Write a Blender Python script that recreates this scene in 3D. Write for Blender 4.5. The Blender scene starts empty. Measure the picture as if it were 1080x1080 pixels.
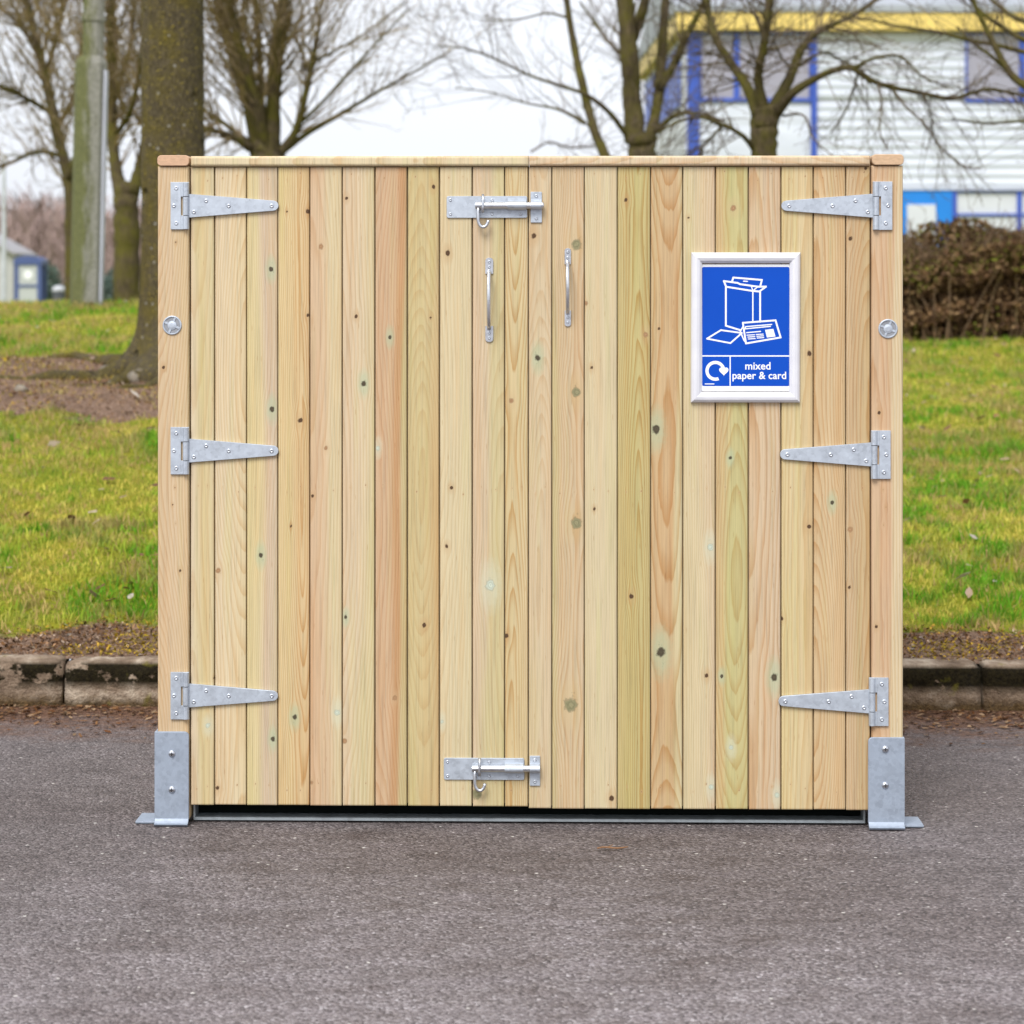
import bpy, math, random
import numpy as np
from mathutils import Vector, Matrix, noise as mnoise

random.seed(11)
rng = np.random.default_rng(11)
scene = bpy.context.scene
COL = scene.collection
R = math.radians

# ------------------------------------------------------------------ camera, sky, sun, exposure
H = 1.236            # lens height
F = 2250.0           # focal length in photo pixels
HOR = 310.0          # horizon row in the photo
D0 = 4.95            # distance to the front of the store
cd = bpy.data.cameras.new('camera')
cam = bpy.data.objects.new('camera', cd)
COL.objects.link(cam)
cam.location = (0, 0, H)
cam.rotation_euler = (R(90), 0, 0)
cd.sensor_fit = 'HORIZONTAL'; cd.sensor_width = 24; cd.lens = 50
cd.shift_y = -(540 - HOR) / 1080.0
cd.clip_end = 3000
cd.dof.use_dof = True
cd.dof.focus_distance = D0
cd.dof.aperture_fstop = 3.4
scene.camera = cam

SUN_EL, SUN_AZ = 52, 200     # overcast: a very soft sun, high, behind the camera and a little to its left
world = bpy.data.worlds.new('World'); scene.world = world
world.use_nodes = True
wn = world.node_tree.nodes; wl = world.node_tree.links
wn.clear()
sky = wn.new('ShaderNodeTexSky'); sky.sky_type = 'NISHITA'; sky.sun_disc = False
sky.sun_elevation = R(SUN_EL); sky.sun_rotation = R(SUN_AZ)
sky.air_density = 1.0; sky.dust_density = 3.0
hs = wn.new('ShaderNodeHueSaturation'); hs.inputs['Saturation'].default_value = 0.20
bg = wn.new('ShaderNodeBackground'); bg.inputs['Strength'].default_value = 0.15
wo = wn.new('ShaderNodeOutputWorld')
cl_ = wn.new('ShaderNodeMix'); cl_.data_type = 'RGBA'; cl_.inputs[0].default_value = 0.75      # an even cloud layer over the clear sky
cl_.inputs[7].default_value = (3.35, 3.5, 3.85, 1)
wl.new(sky.outputs[0], hs.inputs['Color']); wl.new(hs.outputs[0], cl_.inputs[6]); wl.new(cl_.outputs[2], bg.inputs[0]); wl.new(bg.outputs[0], wo.inputs[0])

sl = bpy.data.lights.new('sun', 'SUN'); sl.energy = 1.75; sl.angle = R(28); sl.color = (1.0, 0.98, 0.95)
sun = bpy.data.objects.new('sun', sl); COL.objects.link(sun)
az = R(SUN_AZ)
sdir = Vector((math.sin(az) * math.cos(R(SUN_EL)), math.cos(az) * math.cos(R(SUN_EL)), math.sin(R(SUN_EL))))
sun.rotation_euler = sdir.to_track_quat('Z', 'Y').to_euler()
sun.location = (0, 0, 20)

vs = scene.view_settings
vs.view_transform = 'Standard'; vs.look = 'None'; vs.gamma = 1.0
vs.exposure = 0.95
scene.cycles.max_bounces = 4
scene.cycles.diffuse_bounces = 2
scene.cycles.glossy_bounces = 2
scene.cycles.transmission_bounces = 2

# ------------------------------------------------------------------ helpers
def lin(c):
    return tuple(((v / 255) / 12.92 if v / 255 <= 0.04045 else (((v / 255) + 0.055) / 1.055) ** 2.4) for v in c)

def wpt(px, py, d):
    """a point of the place seen at photo pixel px,py at distance d"""
    return Vector(((px - 540) * d / F, d, H + (HOR - py) * d / F))

class MB:
    def __init__(self): self.v = []; self.f = []; self.n = 0
    def add(self, vs_, fs_):
        o = self.n
        self.v.extend([tuple(p) for p in vs_]); self.n += len(vs_)
        self.f.extend([tuple(i + o for i in f) for f in fs_])
    def box(self, x0, x1, y0, y1, z0, z1, b=0.0, M=None):
        if b > 0:
            b = min(b, (x1-x0)/2.01, (y1-y0)/2.01, (z1-z0)/2.01)
            import bmesh
            bm = bmesh.new()
            bmesh.ops.create_cube(bm, size=1)
            bmesh.ops.scale(bm, vec=(x1-x0, y1-y0, z1-z0), verts=bm.verts)
            bmesh.ops.translate(bm, vec=((x0+x1)/2, (y0+y1)/2, (z0+z1)/2), verts=bm.verts)
            bmesh.ops.bevel(bm, geom=bm.edges[:], offset=b, segments=2, affect='EDGES', profile=0.6)
            bm.verts.index_update()
            vs_ = [v.co.copy() for v in bm.verts]; fs_ = [[v.index for v in f.verts] for f in bm.faces]
            bm.free()
        else:
            vs_ = [Vector(p) for p in ((x0,y0,z0),(x1,y0,z0),(x1,y1,z0),(x0,y1,z0),(x0,y0,z1),(x1,y0,z1),(x1,y1,z1),(x0,y1,z1))]
            fs_ = [(3,2,1,0),(4,5,6,7),(0,1,5,4),(1,2,6,5),(2,3,7,6),(3,0,4,7)]
        if M is not None: vs_ = [M @ v for v in vs_]
        self.add(vs_, fs_)
    def tube(self, pts, rad, n=8, cap=True):
        pts = [Vector(p) for p in pts]; m = len(pts)
        if not hasattr(rad, '__len__'): rad = [rad] * m
        vs_ = []; up = None
        for i, p in enumerate(pts):
            t = (pts[min(i+1, m-1)] - pts[max(i-1, 0)])
            if t.length < 1e-9: t = Vector((0,0,1))
            t.normalize()
            if up is None:
                a = Vector((1,0,0)) if abs(t.x) < 0.8 else Vector((0,1,0))
                up = t.cross(a).normalized()
            else:
                up = (up - t * up.dot(t))
                if up.length < 1e-6: up = t.cross(Vector((0.3,0.5,0.8)))
                up.normalize()
            w = t.cross(up)
            for k in range(n):
                a = 2 * math.pi * k / n
                vs_.append(p + (up * math.cos(a) + w * math.sin(a)) * rad[i])
        fs_ = []
        for i in range(m-1):
            for k in range(n):
                k2 = (k+1) % n
                fs_.append((i*n+k, i*n+k2, (i+1)*n+k2, (i+1)*n+k))
        if cap and n >= 4:
            fs_.append(tuple(range(n))[::-1]); fs_.append(tuple((m-1)*n+k for k in range(n)))
        self.add(vs_, fs_)
    def prism(self, poly, y0, y1, b=0.0):
        """an outline in x,z (counter-clockwise seen from the front, -y) from front y0 back to y1, front edge chamfered by b"""
        n = len(poly)
        c = Vector((sum(p[0] for p in poly)/n, sum(p[1] for p in poly)/n))
        rings = []
        if b > 0:
            inn = []
            for i in range(n):
                p0, p1, p2 = Vector(poly[i-1]), Vector(poly[i]), Vector(poly[(i+1) % n])
                e1 = (p1-p0).normalized(); e2 = (p2-p1).normalized()
                nn = Vector((-(e1.y+e2.y), e1.x+e2.x))
                if nn.length < 1e-6: nn = c - p1
                nn.normalize()
                inn.append(p1 + nn * b)
            rings.append([(p.x, y0, p.y) for p in inn])
            rings.append([(p[0], y0+b, p[1]) for p in poly])
        else:
            rings.append([(p[0], y0, p[1]) for p in poly])
        rings.append([(p[0], y1, p[1]) for p in poly])
        vs_ = [p for r in rings for p in r]
        fs_ = [tuple(range(n)), tuple((len(rings)-1)*n + i for i in range(n))[::-1]]
        for r in range(len(rings)-1):
            for i in range(n):
                j = (i+1) % n
                fs_.append((r*n+i, (r+1)*n+i, (r+1)*n+j, r*n+j))
        self.add(vs_, fs_)
    def disc(self, x, z, r, y0, y1, n=20, b=0.0):
        self.prism([(x + r*math.cos(2*math.pi*k/n), z + r*math.sin(2*math.pi*k/n)) for k in range(n)], y0, y1, b)
    def build(self, name, mat, parent=None, smooth=False):
        me = bpy.data.meshes.new(name)
        me.from_pydata(self.v, [], self.f); me.update()
        return link(name, me, mat, parent, smooth)

def link(name, me, mat, parent=None, smooth=False):
    if mat is not None: me.materials.append(mat)
    if smooth: me.polygons.foreach_set('use_smooth', [True] * len(me.polygons))
    o = bpy.data.objects.new(name, me); COL.objects.link(o)
    if parent is not None: o.parent = parent
    return o

def np_mesh(name, co, faces_flat, sizes, mat, parent=None, attrs=(), smooth=False):
    me = bpy.data.meshes.new(name)
    co = np.asarray(co, np.float32); ff = np.asarray(faces_flat, np.int32); sizes = np.asarray(sizes, np.int32)
    me.vertices.add(len(co)); me.vertices.foreach_set('co', co.ravel())
    me.loops.add(len(ff)); me.loops.foreach_set('vertex_index', ff)
    me.polygons.add(len(sizes))
    st = np.concatenate(([0], np.cumsum(sizes)[:-1])).astype(np.int32)
    me.polygons.foreach_set('loop_start', st)
    me.update(calc_edges=True)
    for an, typ, arr in attrs:
        a = me.attributes.new(an, typ, 'POINT')
        arr = np.asarray(arr, np.float32)
        a.data.foreach_set('color' if typ == 'FLOAT_COLOR' else 'value', arr.ravel())
    return link(name, me, mat, parent, smooth)

def empty(name, loc=(0,0,0), rz=0.0):
    o = bpy.data.objects.new(name, None); COL.objects.link(o)
    o.location = loc; o.rotation_euler = (0,0,rz); o.empty_display_size = 0.1
    return o

def tag(o, label=None, cat=None, group=None, kind=None):
    if label: o['label'] = label
    if cat: o['category'] = cat
    if group: o['group'] = group
    if kind: o['kind'] = kind
    return o

class NT:
    """small node-tree helper"""
    def __init__(self, name):
        self.m = bpy.data.materials.new(name); self.m.use_nodes = True
        self.t = self.m.node_tree; self.t.nodes.clear()
        self.out = self.n('ShaderNodeOutputMaterial'); self.b = self.n('ShaderNodeBsdfPrincipled')
        self.l(self.b.outputs[0], self.out.inputs[0])
    def n(self, t, **kw):
        x = self.t.nodes.new(t)
        for k, v in kw.items(): setattr(x, k, v)
        return x
    def l(self, a, b): self.t.links.new(a, b)
    def set(self, sock, v):
        if hasattr(v, 'is_linked') or isinstance(v, bpy.types.NodeSocket): self.l(v, sock)
        else: sock.default_value = v
    def coord(self, scale=(1,1,1), kind='Object', add=None):
        tc = self.n('ShaderNodeTexCoord'); mp = self.n('ShaderNodeMapping')
        mp.inputs['Scale'].default_value = scale
        src = tc.outputs[kind]
        if add is not None:
            va = self.n('ShaderNodeVectorMath', operation='ADD'); self.l(src, va.inputs[0]); self.l(add, va.inputs[1]); src = va.outputs[0]
        self.l(src, mp.inputs['Vector'])
        return mp.outputs[0]
    def noise(self, vec, scale=1, detail=3, rough=0.55, dist=0.0):
        x = self.n('ShaderNodeTexNoise'); self.l(vec, x.inputs['Vector'])
        x.inputs['Scale'].default_value = scale; x.inputs['Detail'].default_value = detail
        x.inputs['Roughness'].default_value = rough; x.inputs['Distortion'].default_value = dist
        return x.outputs['Fac']
    def voro(self, vec, scale=1, feature='F1', out='Distance', rand=1.0):
        x = self.n('ShaderNodeTexVoronoi', feature=feature); self.l(vec, x.inputs['Vector'])
        x.inputs['Scale'].default_value = scale; x.inputs['Randomness'].default_value = rand
        return x.outputs[out]
    def ramp(self, fac, stops, interp='LINEAR'):
        x = self.n('ShaderNodeValToRGB'); e = x.color_ramp; e.interpolation = interp
        while len(e.elements) < len(stops): e.elements.new(0.5)
        for i, (p, c) in enumerate(stops):
            e.elements[i].position = p
            if not hasattr(c, '__len__'): c = (c, c, c)
            e.elements[i].color = tuple(c)[:3] + (1,)
        self.l(fac, x.inputs[0]); return x.outputs[0]
    def mix(self, a, b, fac, mode='MIX'):
        x = self.n('ShaderNodeMix', data_type='RGBA', blend_type=mode)
        self.set(x.inputs[0], fac)
        for s, v in ((x.inputs[6], a), (x.inputs[7], b)):
            if isinstance(v, bpy.types.NodeSocket): self.l(v, s)
            else: s.default_value = tuple(v)[:3] + (1,)
        return x.outputs[2]
    def math(self, op, a, b=0.0, c=0.0, clamp=False):
        x = self.n('ShaderNodeMath', operation=op); x.use_clamp = clamp
        for s, v in zip(x.inputs, (a, b, c)): self.set(s, v)
        return x.outputs[0]
    def maprange(self, v, a, b, c=0.0, d=1.0):
        x = self.n('ShaderNodeMapRange'); self.l(v, x.inputs[0])
        for i, q in enumerate((a, b, c, d)): x.inputs[i+1].default_value = q
        return x.outputs[0]
    def attr(self, name, out='Fac'):
        x = self.n('ShaderNodeAttribute', attribute_name=name); return x.outputs[out]
    def bump(self, h, strength=0.3, dist=0.005):
        x = self.n('ShaderNodeBump'); x.inputs['Strength'].default_value = strength; x.inputs['Distance'].default_value = dist
        self.l(h, x.inputs['Height']); self.l(x.outputs[0], self.b.inputs['Normal'])
    def color(self, c):
        s = self.b.inputs['Base Color']
        if isinstance(c, bpy.types.NodeSocket): self.l(c, s)
        else: s.default_value = tuple(c)[:3] + (1,)
    def rough(self, v): self.set(self.b.inputs['Roughness'], v)

def simple_mat(name, c, rough=0.6, metal=0.0, var=0.12, vscale=8.0, bump=0.0):
    t = NT(name)
    f = t.noise(t.coord(), vscale, 4)
    lo = tuple(v * (1 - var) for v in c); hi = tuple(min(1, v * (1 + var)) for v in c)
    t.color(t.ramp(f, [(0.3, lo), (0.7, hi)]))
    t.rough(rough); t.b.inputs['Metallic'].default_value = metal
    if bump: t.bump(t.noise(t.coord(), vscale * 12, 3), bump, 0.002)
    return t.m

# ------------------------------------------------------------------ materials
def wood_mat():
    t = NT('pine_wood')
    seed = t.attr('seed')
    sv = t.n('ShaderNodeCombineXYZ'); t.l(seed, sv.inputs[0]); t.l(seed, sv.inputs[2])
    ring = t.attr('ring'); con = t.attr('contrast')
    tint = t.attr('tint', 'Color')
    wob = t.noise(t.coord((14, 14, 1.6), add=sv.outputs[0]), 3, 3)
    rr = t.math('ADD', ring, t.math('MULTIPLY', wob, 0.9))
    fr = t.math('FRACT', rr)
    prof = t.ramp(fr, [(0.0, 0.05), (0.45, 0.12), (0.80, 0.75), (0.92, 1.0), (1.0, 0.05)])
    late = t.mix(tint, (0.78, 0.58, 0.38), t.math('MULTIPLY', prof, con), 'MULTIPLY')
    # broad streaks along the board: heartwood pink against sap yellow
    st = t.noise(t.coord((26, 26, 0.9), add=sv.outputs[0]), 1.6, 3)
    c1 = t.mix(late, (1.0, 0.90, 0.80), t.maprange(st, 0.52, 0.72, 0, 0.8), 'MULTIPLY')
    c2 = t.mix(c1, (0.93, 0.98, 0.84), t.maprange(st, 0.46, 0.30, 0, 0.7), 'MULTIPLY')
    # fibres
    fb = t.noise(t.coord((280, 280, 5), add=sv.outputs[0]), 1.0, 4, 0.7)
    c3 = t.mix(c2, t.ramp(fb, [(0.28, 0.76), (0.5, 1.0), (0.72, 1.10)]), 1.0, 'MULTIPLY')
    # small resin ticks
    rs = t.voro(t.coord((110, 110, 12), add=sv.outputs[0]), 1.0)
    c4 = t.mix(c3, (0.62, 0.42, 0.25), t.maprange(rs, 0.11, 0.05, 0, 0.45), 'MULTIPLY')
    # knots: distance field stored with the boards
    kd = t.attr('kd')
    kn = t.noise(t.coord((150, 150, 110)), 1.0, 3)
    kdd = t.math('ADD', kd, t.math('MULTIPLY', t.math('SUBTRACT', kn, 0.5), 1.0))
    halo = t.math('MULTIPLY', t.maprange(kdd, 2.6, 1.0, 0, 0.85), t.attr('khs'))
    c5 = t.mix(c4, t.attr('khalo', 'Color'), halo)
    core = t.maprange(kdd, 1.10, 0.72, 0, 1)
    kring = t.ramp(t.math('FRACT', t.math('MULTIPLY', kdd, 2.0)), [(0.0, 0.7), (0.5, 1.25), (1.0, 0.7)])
    rim = t.maprange(kdd, 0.62, 0.95, 1.0, 0.5)
    kcol = t.mix(t.mix(t.attr('kcore', 'Color'), kring, 0.7, 'MULTIPLY'), rim, 0.8, 'MULTIPLY')
    c6 = t.mix(c5, kcol, core)
    t.color(c6)
    t.rough(0.68)
    t.b.inputs['Specular IOR Level'].default_value = 0.25
    hgt = t.math('ADD', t.math('MULTIPLY', fb, 0.5), t.math('MULTIPLY', prof, 0.35))
    t.bump(hgt, 0.35, 0.0007)
    return t.m

def galv_mat(name='galvanised_steel', c=(0.48, 0.525, 0.585), rough=0.5, metal=0.6):
    t = NT(name)
    sp = t.voro(t.coord((1,1,1)), 130, out='Color')
    bw = t.n('ShaderNodeRGBToBW'); t.l(sp, bw.inputs[0])
    n1 = t.noise(t.coord(), 28, 4, 0.65)
    f = t.math('ADD', t.math('MULTIPLY', bw.outputs[0], 0.35), t.math('MULTIPLY', n1, 0.65))
    t.color(t.ramp(f, [(0.25, tuple(v*0.82 for v in c)), (0.5, c), (0.75, tuple(min(1, v*1.10) for v in c))]))
    t.rough(t.maprange(n1, 0.3, 0.7, rough - 0.1, rough + 0.14))
    t.b.inputs['Metallic'].default_value = metal
    t.bump(n1, 0.15, 0.001)
    return t.m

def asphalt_mat():
    t = NT('asphalt')
    o = t.coord(kind='Object')
    st = t.voro(o, 165, out='Color'); bw = t.n('ShaderNodeRGBToBW'); t.l(st, bw.inputs[0])
    sd = t.voro(o, 165)
    big = t.noise(o, 0.9, 5, 0.6)
    mid = t.noise(t.coord((1.0, 2.2, 1)), 5.0, 5, 0.65)
    base = t.ramp(bw.outputs[0], [(0.0, (0.040, 0.032, 0.031)), (0.35, (0.103, 0.085, 0.083)), (0.7, (0.165, 0.139, 0.136)), (0.9, (0.23, 0.204, 0.20)), (1.0, (0.40, 0.36, 0.355))])
    base = t.mix(base, t.ramp(mid, [(0.25, (0.60, 0.55, 0.54)), (0.5, 1.0), (0.8, (1.24, 1.24, 1.28))]), 1.0, 'MULTIPLY')
    base = t.mix(base, t.ramp(big, [(0.3, (0.82, 0.78, 0.76)), (0.5, 1.0), (0.7, (1.12, 1.13, 1.16))]), 1.0, 'MULTIPLY')
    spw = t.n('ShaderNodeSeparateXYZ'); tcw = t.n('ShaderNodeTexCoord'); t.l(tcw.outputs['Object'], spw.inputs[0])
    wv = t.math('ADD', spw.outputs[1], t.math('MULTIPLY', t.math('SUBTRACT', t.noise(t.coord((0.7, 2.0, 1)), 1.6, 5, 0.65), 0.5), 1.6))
    base = t.mix(base, (1.50, 1.55, 1.60), t.maprange(wv, 4.60, 3.6, 0, 1), 'MULTIPLY')       # worn foreground, with pale bluish sky sheen put into the colour
    # pale grit and chips
    gv = t.voro(o, 16); 
    base = t.mix(base, (0.60, 0.57, 0.53), t.maprange(gv, 0.075, 0.05, 0, 0.85))
    g2 = t.voro(t.coord((1, 1, 1)), 41)
    base = t.mix(base, (0.33, 0.29, 0.26), t.maprange(g2, 0.12, 0.08, 0, 0.6))
    # rusty leaf mould washed against the kerb
    sp = t.n('ShaderNodeSeparateXYZ'); tc = t.n('ShaderNodeTexCoord'); t.l(tc.outputs['Object'], sp.inputs[0])
    edge = t.math('ADD', sp.outputs[1], t.math('MULTIPLY', sp.outputs[0], 0.03))
    eno = t.noise(t.coord((1, 2.0, 1)), 6.0, 5, 0.7)
    ef = t.math('ADD', edge, t.math('MULTIPLY', t.math('SUBTRACT', eno, 0.5), 0.9))
    mould = t.noise(o, 45, 4, 0.7)
    base = t.mix(base, t.ramp(mould, [(0.3, (0.030, 0.013, 0.006)), (0.5, (0.110, 0.046, 0.019)), (0.72, (0.26, 0.14, 0.075))]), t.maprange(ef, 5.82, 6.22, 0, 0.94))
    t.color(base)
    t.rough(t.maprange(mid, 0.3, 0.7, 0.62, 0.85))
    t.b.inputs['Specular IOR Level'].default_value = 0.45
    h = t.math('ADD', t.math('MULTIPLY', sd, -1.0), t.math('MULTIPLY', t.noise(o, 90, 3), 0.5))
    t.bump(h, 1.0, 0.006)
    return t.m

def bank_mat():
    t = NT('bank_soil')
    o = t.coord()
    bare = t.attr('bare')
    n = t.noise(o, 7, 6, 0.7); n2 = t.noise(o, 60, 4, 0.7)
    soil = t.ramp(n2, [(0.3, (0.085, 0.048, 0.030)), (0.5, (0.22, 0.140, 0.095)), (0.72, (0.42, 0.30, 0.225))])
    soil = t.mix(soil, t.ramp(n, [(0.3, 0.75), (0.7, 1.25)]), 1.0, 'MULTIPLY')
    v = t.voro(o, 22)
    soil = t.mix(soil, (0.30, 0.26, 0.22), t.maprange(v, 0.16, 0.08, 0, 0.7))
    moss = t.ramp(n2, [(0.3, (0.10, 0.15, 0.012)), (0.6, (0.28, 0.30, 0.03)), (0.8, (0.46, 0.42, 0.08))])
    mg = t.ramp(n, [(0.35, (0.75, 0.9, 0.7)), (0.65, (1.25, 1.05, 0.9))])
    moss = t.mix(moss, mg, 1.0, 'MULTIPLY')
    fac = t.math('ADD', bare, t.math('MULTIPLY', t.math('SUBTRACT', n, 0.5), 1.1))
    t.color(t.mix(moss, soil, t.maprange(fac, 0.35, 0.6, 0, 1)))
    t.rough(0.9); t.b.inputs['Specular IOR Level'].default_value = 0.1
    t.bump(t.math('ADD', n2, n), 0.9, 0.03)
    return t.m

def bark_mat(name, dark, mid, moss, mossamt, lichen=(0.42, 0.36, 0.10), stretch=(14, 14, 4), lich=0.0):
    t = NT(name)
    o = t.coord(stretch)
    n = t.noise(o, 3.0, 6, 0.7, 0.4); n2 = t.noise(t.coord(), 6.0, 4, 0.6); n3 = t.noise(t.coord(), 70, 3, 0.6)
    c = t.ramp(n, [(0.3, dark), (0.6, mid), (0.8, tuple(min(1, v*1.5) for v in mid))])
    c = t.mix(c, moss, t.maprange(n2, 0.62 - mossamt * 0.35, 0.85 - mossamt * 0.35, 0, 0.85))
    if lich > 0:
        c = t.mix(c, lichen, t.math('MULTIPLY', t.maprange(n3, 0.60, 0.68, 0, 1), lich))
        v = t.voro(t.coord((1, 1, 1)), 13)
        c = t.mix(c, (0.46, 0.45, 0.40), t.maprange(v, 0.13, 0.07, 0, 0.7 * lich))
    t.color(c); t.rough(0.9); t.b.inputs['Specular IOR Level'].default_value = 0.15
    if lich > 0: n = t.math('SUBTRACT', n, t.maprange(t.voro(t.coord((1, 1, 1)), 5.5), 0.20, 0.08, 0, 2.5))
    t.bump(t.math('ADD', n, t.math('MULTIPLY', n3, 0.4)), 1.0, 0.03)
    return t.m

def kerb_mat():
    t = NT('mossy_kerb_stone')
    o = t.coord()
    n = t.noise(t.coord((1, 1, 1.0)), 9, 6, 0.7); n2 = t.noise(t.coord((1, 1, 1.5)), 4.2, 5, 0.65); n3 = t.noise(o, 90, 3, 0.7)
    c = t.ramp(n, [(0.28, (0.085, 0.056, 0.038)), (0.5, (0.23, 0.170, 0.122)), (0.72, (0.50, 0.42, 0.33))])
    sp = t.n('ShaderNodeSeparateXYZ'); tc = t.n('ShaderNodeTexCoord'); t.l(tc.outputs['Object'], sp.inputs[0])
    z = sp.outputs[2]
    # black algae creeping over the upper face in patches
    band = t.math('MULTIPLY', t.maprange(z, 0.045, 0.075, 0, 1), t.maprange(z, 0.132, 0.122, 0, 1))
    alg = t.math('MULTIPLY', band, t.maprange(t.math('ADD', n2, t.math('MULTIPLY', n, 0.35)), 0.555, 0.585, 0, 1))
    c = t.mix(c, t.ramp(n3, [(0.35, (0.005, 0.004, 0.002)), (0.7, (0.020, 0.016, 0.006))]), t.math('MULTIPLY', alg, 0.98))
    low = t.maprange(t.math('ADD', z, t.math('MULTIPLY', t.math('SUBTRACT', n, 0.5), 0.05)), 0.040, 0.012, 0, 0.9)
    c = t.mix(c, t.ramp(n3, [(0.3, (0.03, 0.018, 0.008)), (0.7, (0.12, 0.075, 0.03))]), low)
    c = t.mix(c, (0.16, 0.14, 0.02), t.maprange(t.noise(o, 14, 3), 0.62, 0.72, 0, 0.6))
    t.color(c); t.rough(0.95); t.b.inputs['Specular IOR Level'].default_value = 0.08
    t.bump(t.math('ADD', n, t.math('MULTIPLY', n3, 0.6)), 1.0, 0.016)
    return t.m

def leaf_attr_mat(name, rough=0.7, trans=0.0):
    t = NT(name)
    c = t.attr('tint', 'Color')
    t.color(c); t.rough(rough); t.b.inputs['Specular IOR Level'].default_value = 0.08
    if trans:
        tr = t.n('ShaderNodeBsdfTranslucent'); t.l(c, tr.inputs[0])
        mx = t.n('ShaderNodeMixShader'); mx.inputs[0].default_value = trans
        t.l(t.b.outputs[0], mx.inputs[1]); t.l(tr.outputs[0], mx.inputs[2]); t.l(mx.outputs[0], t.out.inputs[0])
    return t.m

WOOD = wood_mat()
GALV = galv_mat()
PLATE = galv_mat('galvanised_plate', (0.31, 0.355, 0.425), 0.60, 0.35)
BRIGHT = galv_mat('bright_zinc', (0.58, 0.60, 0.64), 0.32, 0.9)
SCREW = galv_mat('screw_steel', (0.50, 0.53, 0.58), 0.40, 0.8)
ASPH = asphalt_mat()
BANK = bank_mat()
KERB = kerb_mat()

# ------------------------------------------------------------------ ground, road, kerb
def vnoise(x, y, s, seed):
    r_ = np.random.default_rng(seed); G = r_.random((128, 128))
    u = x * s + 1000; v = y * s + 1000
    i = np.floor(u).astype(int); j = np.floor(v).astype(int); fu = u - i; fv = v - j
    fu = fu*fu*(3-2*fu); fv = fv*fv*(3-2*fv)
    g_ = lambda a, b: G[a % 128, b % 128]
    return (g_(i,j)*(1-fu)+g_(i+1,j)*fu)*(1-fv) + (g_(i,j+1)*(1-fu)+g_(i+1,j+1)*fu)*fv
L_PROF = ([6.42, 6.75, 9.0, 11.6, 14.0, 16.0, 18.0, 25.0, 70.0, 400.0, 1500.0], [0.125, 0.17, 0.485, 0.845, 1.055, 1.135, 1.10, 0.75, 0.15, 0.2, 0.2])
R_PROF = ([6.42, 6.75, 9.0, 12.0, 16.0, 20.0, 60.0, 400.0, 1500.0], [0.125, 0.165, 0.355, 0.60, 0.895, 0.98, 1.1, 1.1, 1.1])
def kerb_y(x): return 6.36 - 0.03 * x
def ground_z(x, y):
    x = np.asarray(x, float); y = np.asarray(y, float)
    s = np.clip((x + 1.0) / 2.6, 0, 1); s = s * s * (3 - 2 * s)
    yy = y + np.where(y < 14, 0.03 * x * np.clip((14 - y) / 7, 0, 1), 0)
    zl = np.interp(yy, *L_PROF); zr = np.interp(yy, *R_PROF)
    z = zl * (1 - s) + zr * s
    b = np.clip((yy - 6.6) / 0.6, 0, 1)
    z = z + b * (0.018 * np.sin(x * 2.1 + y * 1.3) + 0.014 * np.sin(x * 4.7 - y * 3.1 + 1) + 0.010 * np.sin(x * 9.1 + y * 7.7))
    return z
def bare_f(x, y):
    """1 where the bank is bare earth"""
    x = np.asarray(x, float); y = np.asarray(y, float)
    yy = y + 0.03 * x
    wob = 0.10 * np.sin(x * 5.3 + 1) + 0.07 * np.sin(x * 13.1)
    strip = 1 - np.clip((yy - 6.70 - wob * 0.6) / 0.16, 0, 1)
    e = ((x + 2.0) / 1.75) ** 2 + ((y - 11.25 - 0.10 * (x + 2.0)) / (0.86 + 0.25 * np.sin(x * 2.2))) ** 2
    patch = np.clip((1.12 - e) / 0.35, 0, 1)
    rag = 0.6*vnoise(x, y, 5.0, 41) + 0.4*vnoise(x, y, 14.0, 42) - 0.5
    e2 = np.clip((1.10 - e + rag * 0.9) / 0.25, 0, 1)
    strip = np.clip(strip + rag * 1.1 * (strip > 0.02) * (strip < 0.98), 0, 1)
    return np.maximum(strip, e2 * 0.77)

def grid_sheet(name, xs, ys, zf, mat, attrs=()):
    X, Y = np.meshgrid(xs, ys)
    Z = zf(X, Y)
    co = np.stack([X, Y, Z], -1).reshape(-1, 3)
    nx, ny = len(xs), len(ys)
    i = np.arange(nx - 1)[None, :] + (np.arange(ny - 1) * nx)[:, None]
    q = np.stack([i, i + 1, i + nx + 1, i + nx], -1).reshape(-1, 4)
    at = [(n_, 'FLOAT', f(X, Y).ravel()) for n_, f in attrs]
    return np_mesh(name, co, q.ravel(), np.full(len(q), 4), mat, None, at, True)

xs = np.concatenate([np.linspace(-900, -30, 12)[:-1], np.linspace(-30, -6, 30)[:-1], np.arange(-6, 8, 0.07), np.linspace(8, 40, 30)[1:], np.linspace(40, 900, 12)[1:]])
ysn = np.concatenate([np.array([0.0, 0.04, 0.1, 0.16, 0.22, 0.28, 0.34]), np.arange(0.42, 12, 0.09), np.linspace(12, 70, 60)[1:], np.linspace(70, 1400, 14)[1:]])
# the first rows follow the back of the kerb, later rows straighten out
Xg, Sg = np.meshgrid(xs, ysn)
Yg = np.where(Sg < 7, 6.44 - 0.03 * np.clip(Xg, -30, 30) * np.clip((7 - Sg) / 7, 0, 1) + Sg, 6.44 + Sg)
co = np.stack([Xg, Yg, ground_z(Xg, Yg)], -1).reshape(-1, 3)
nx, ny = len(xs), len(ysn)
ii = np.arange(nx - 1)[None, :] + (np.arange(ny - 1) * nx)[:, None]
q = np.stack([ii, ii + 1, ii + nx + 1, ii + nx], -1).reshape(-1, 4)
g = np_mesh('grass_bank', co, q.ravel(), np.full(len(q), 4), BANK, None, [('bare', 'FLOAT', bare_f(Xg, Yg).ravel())], True)
tag(g, kind='structure')

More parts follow.
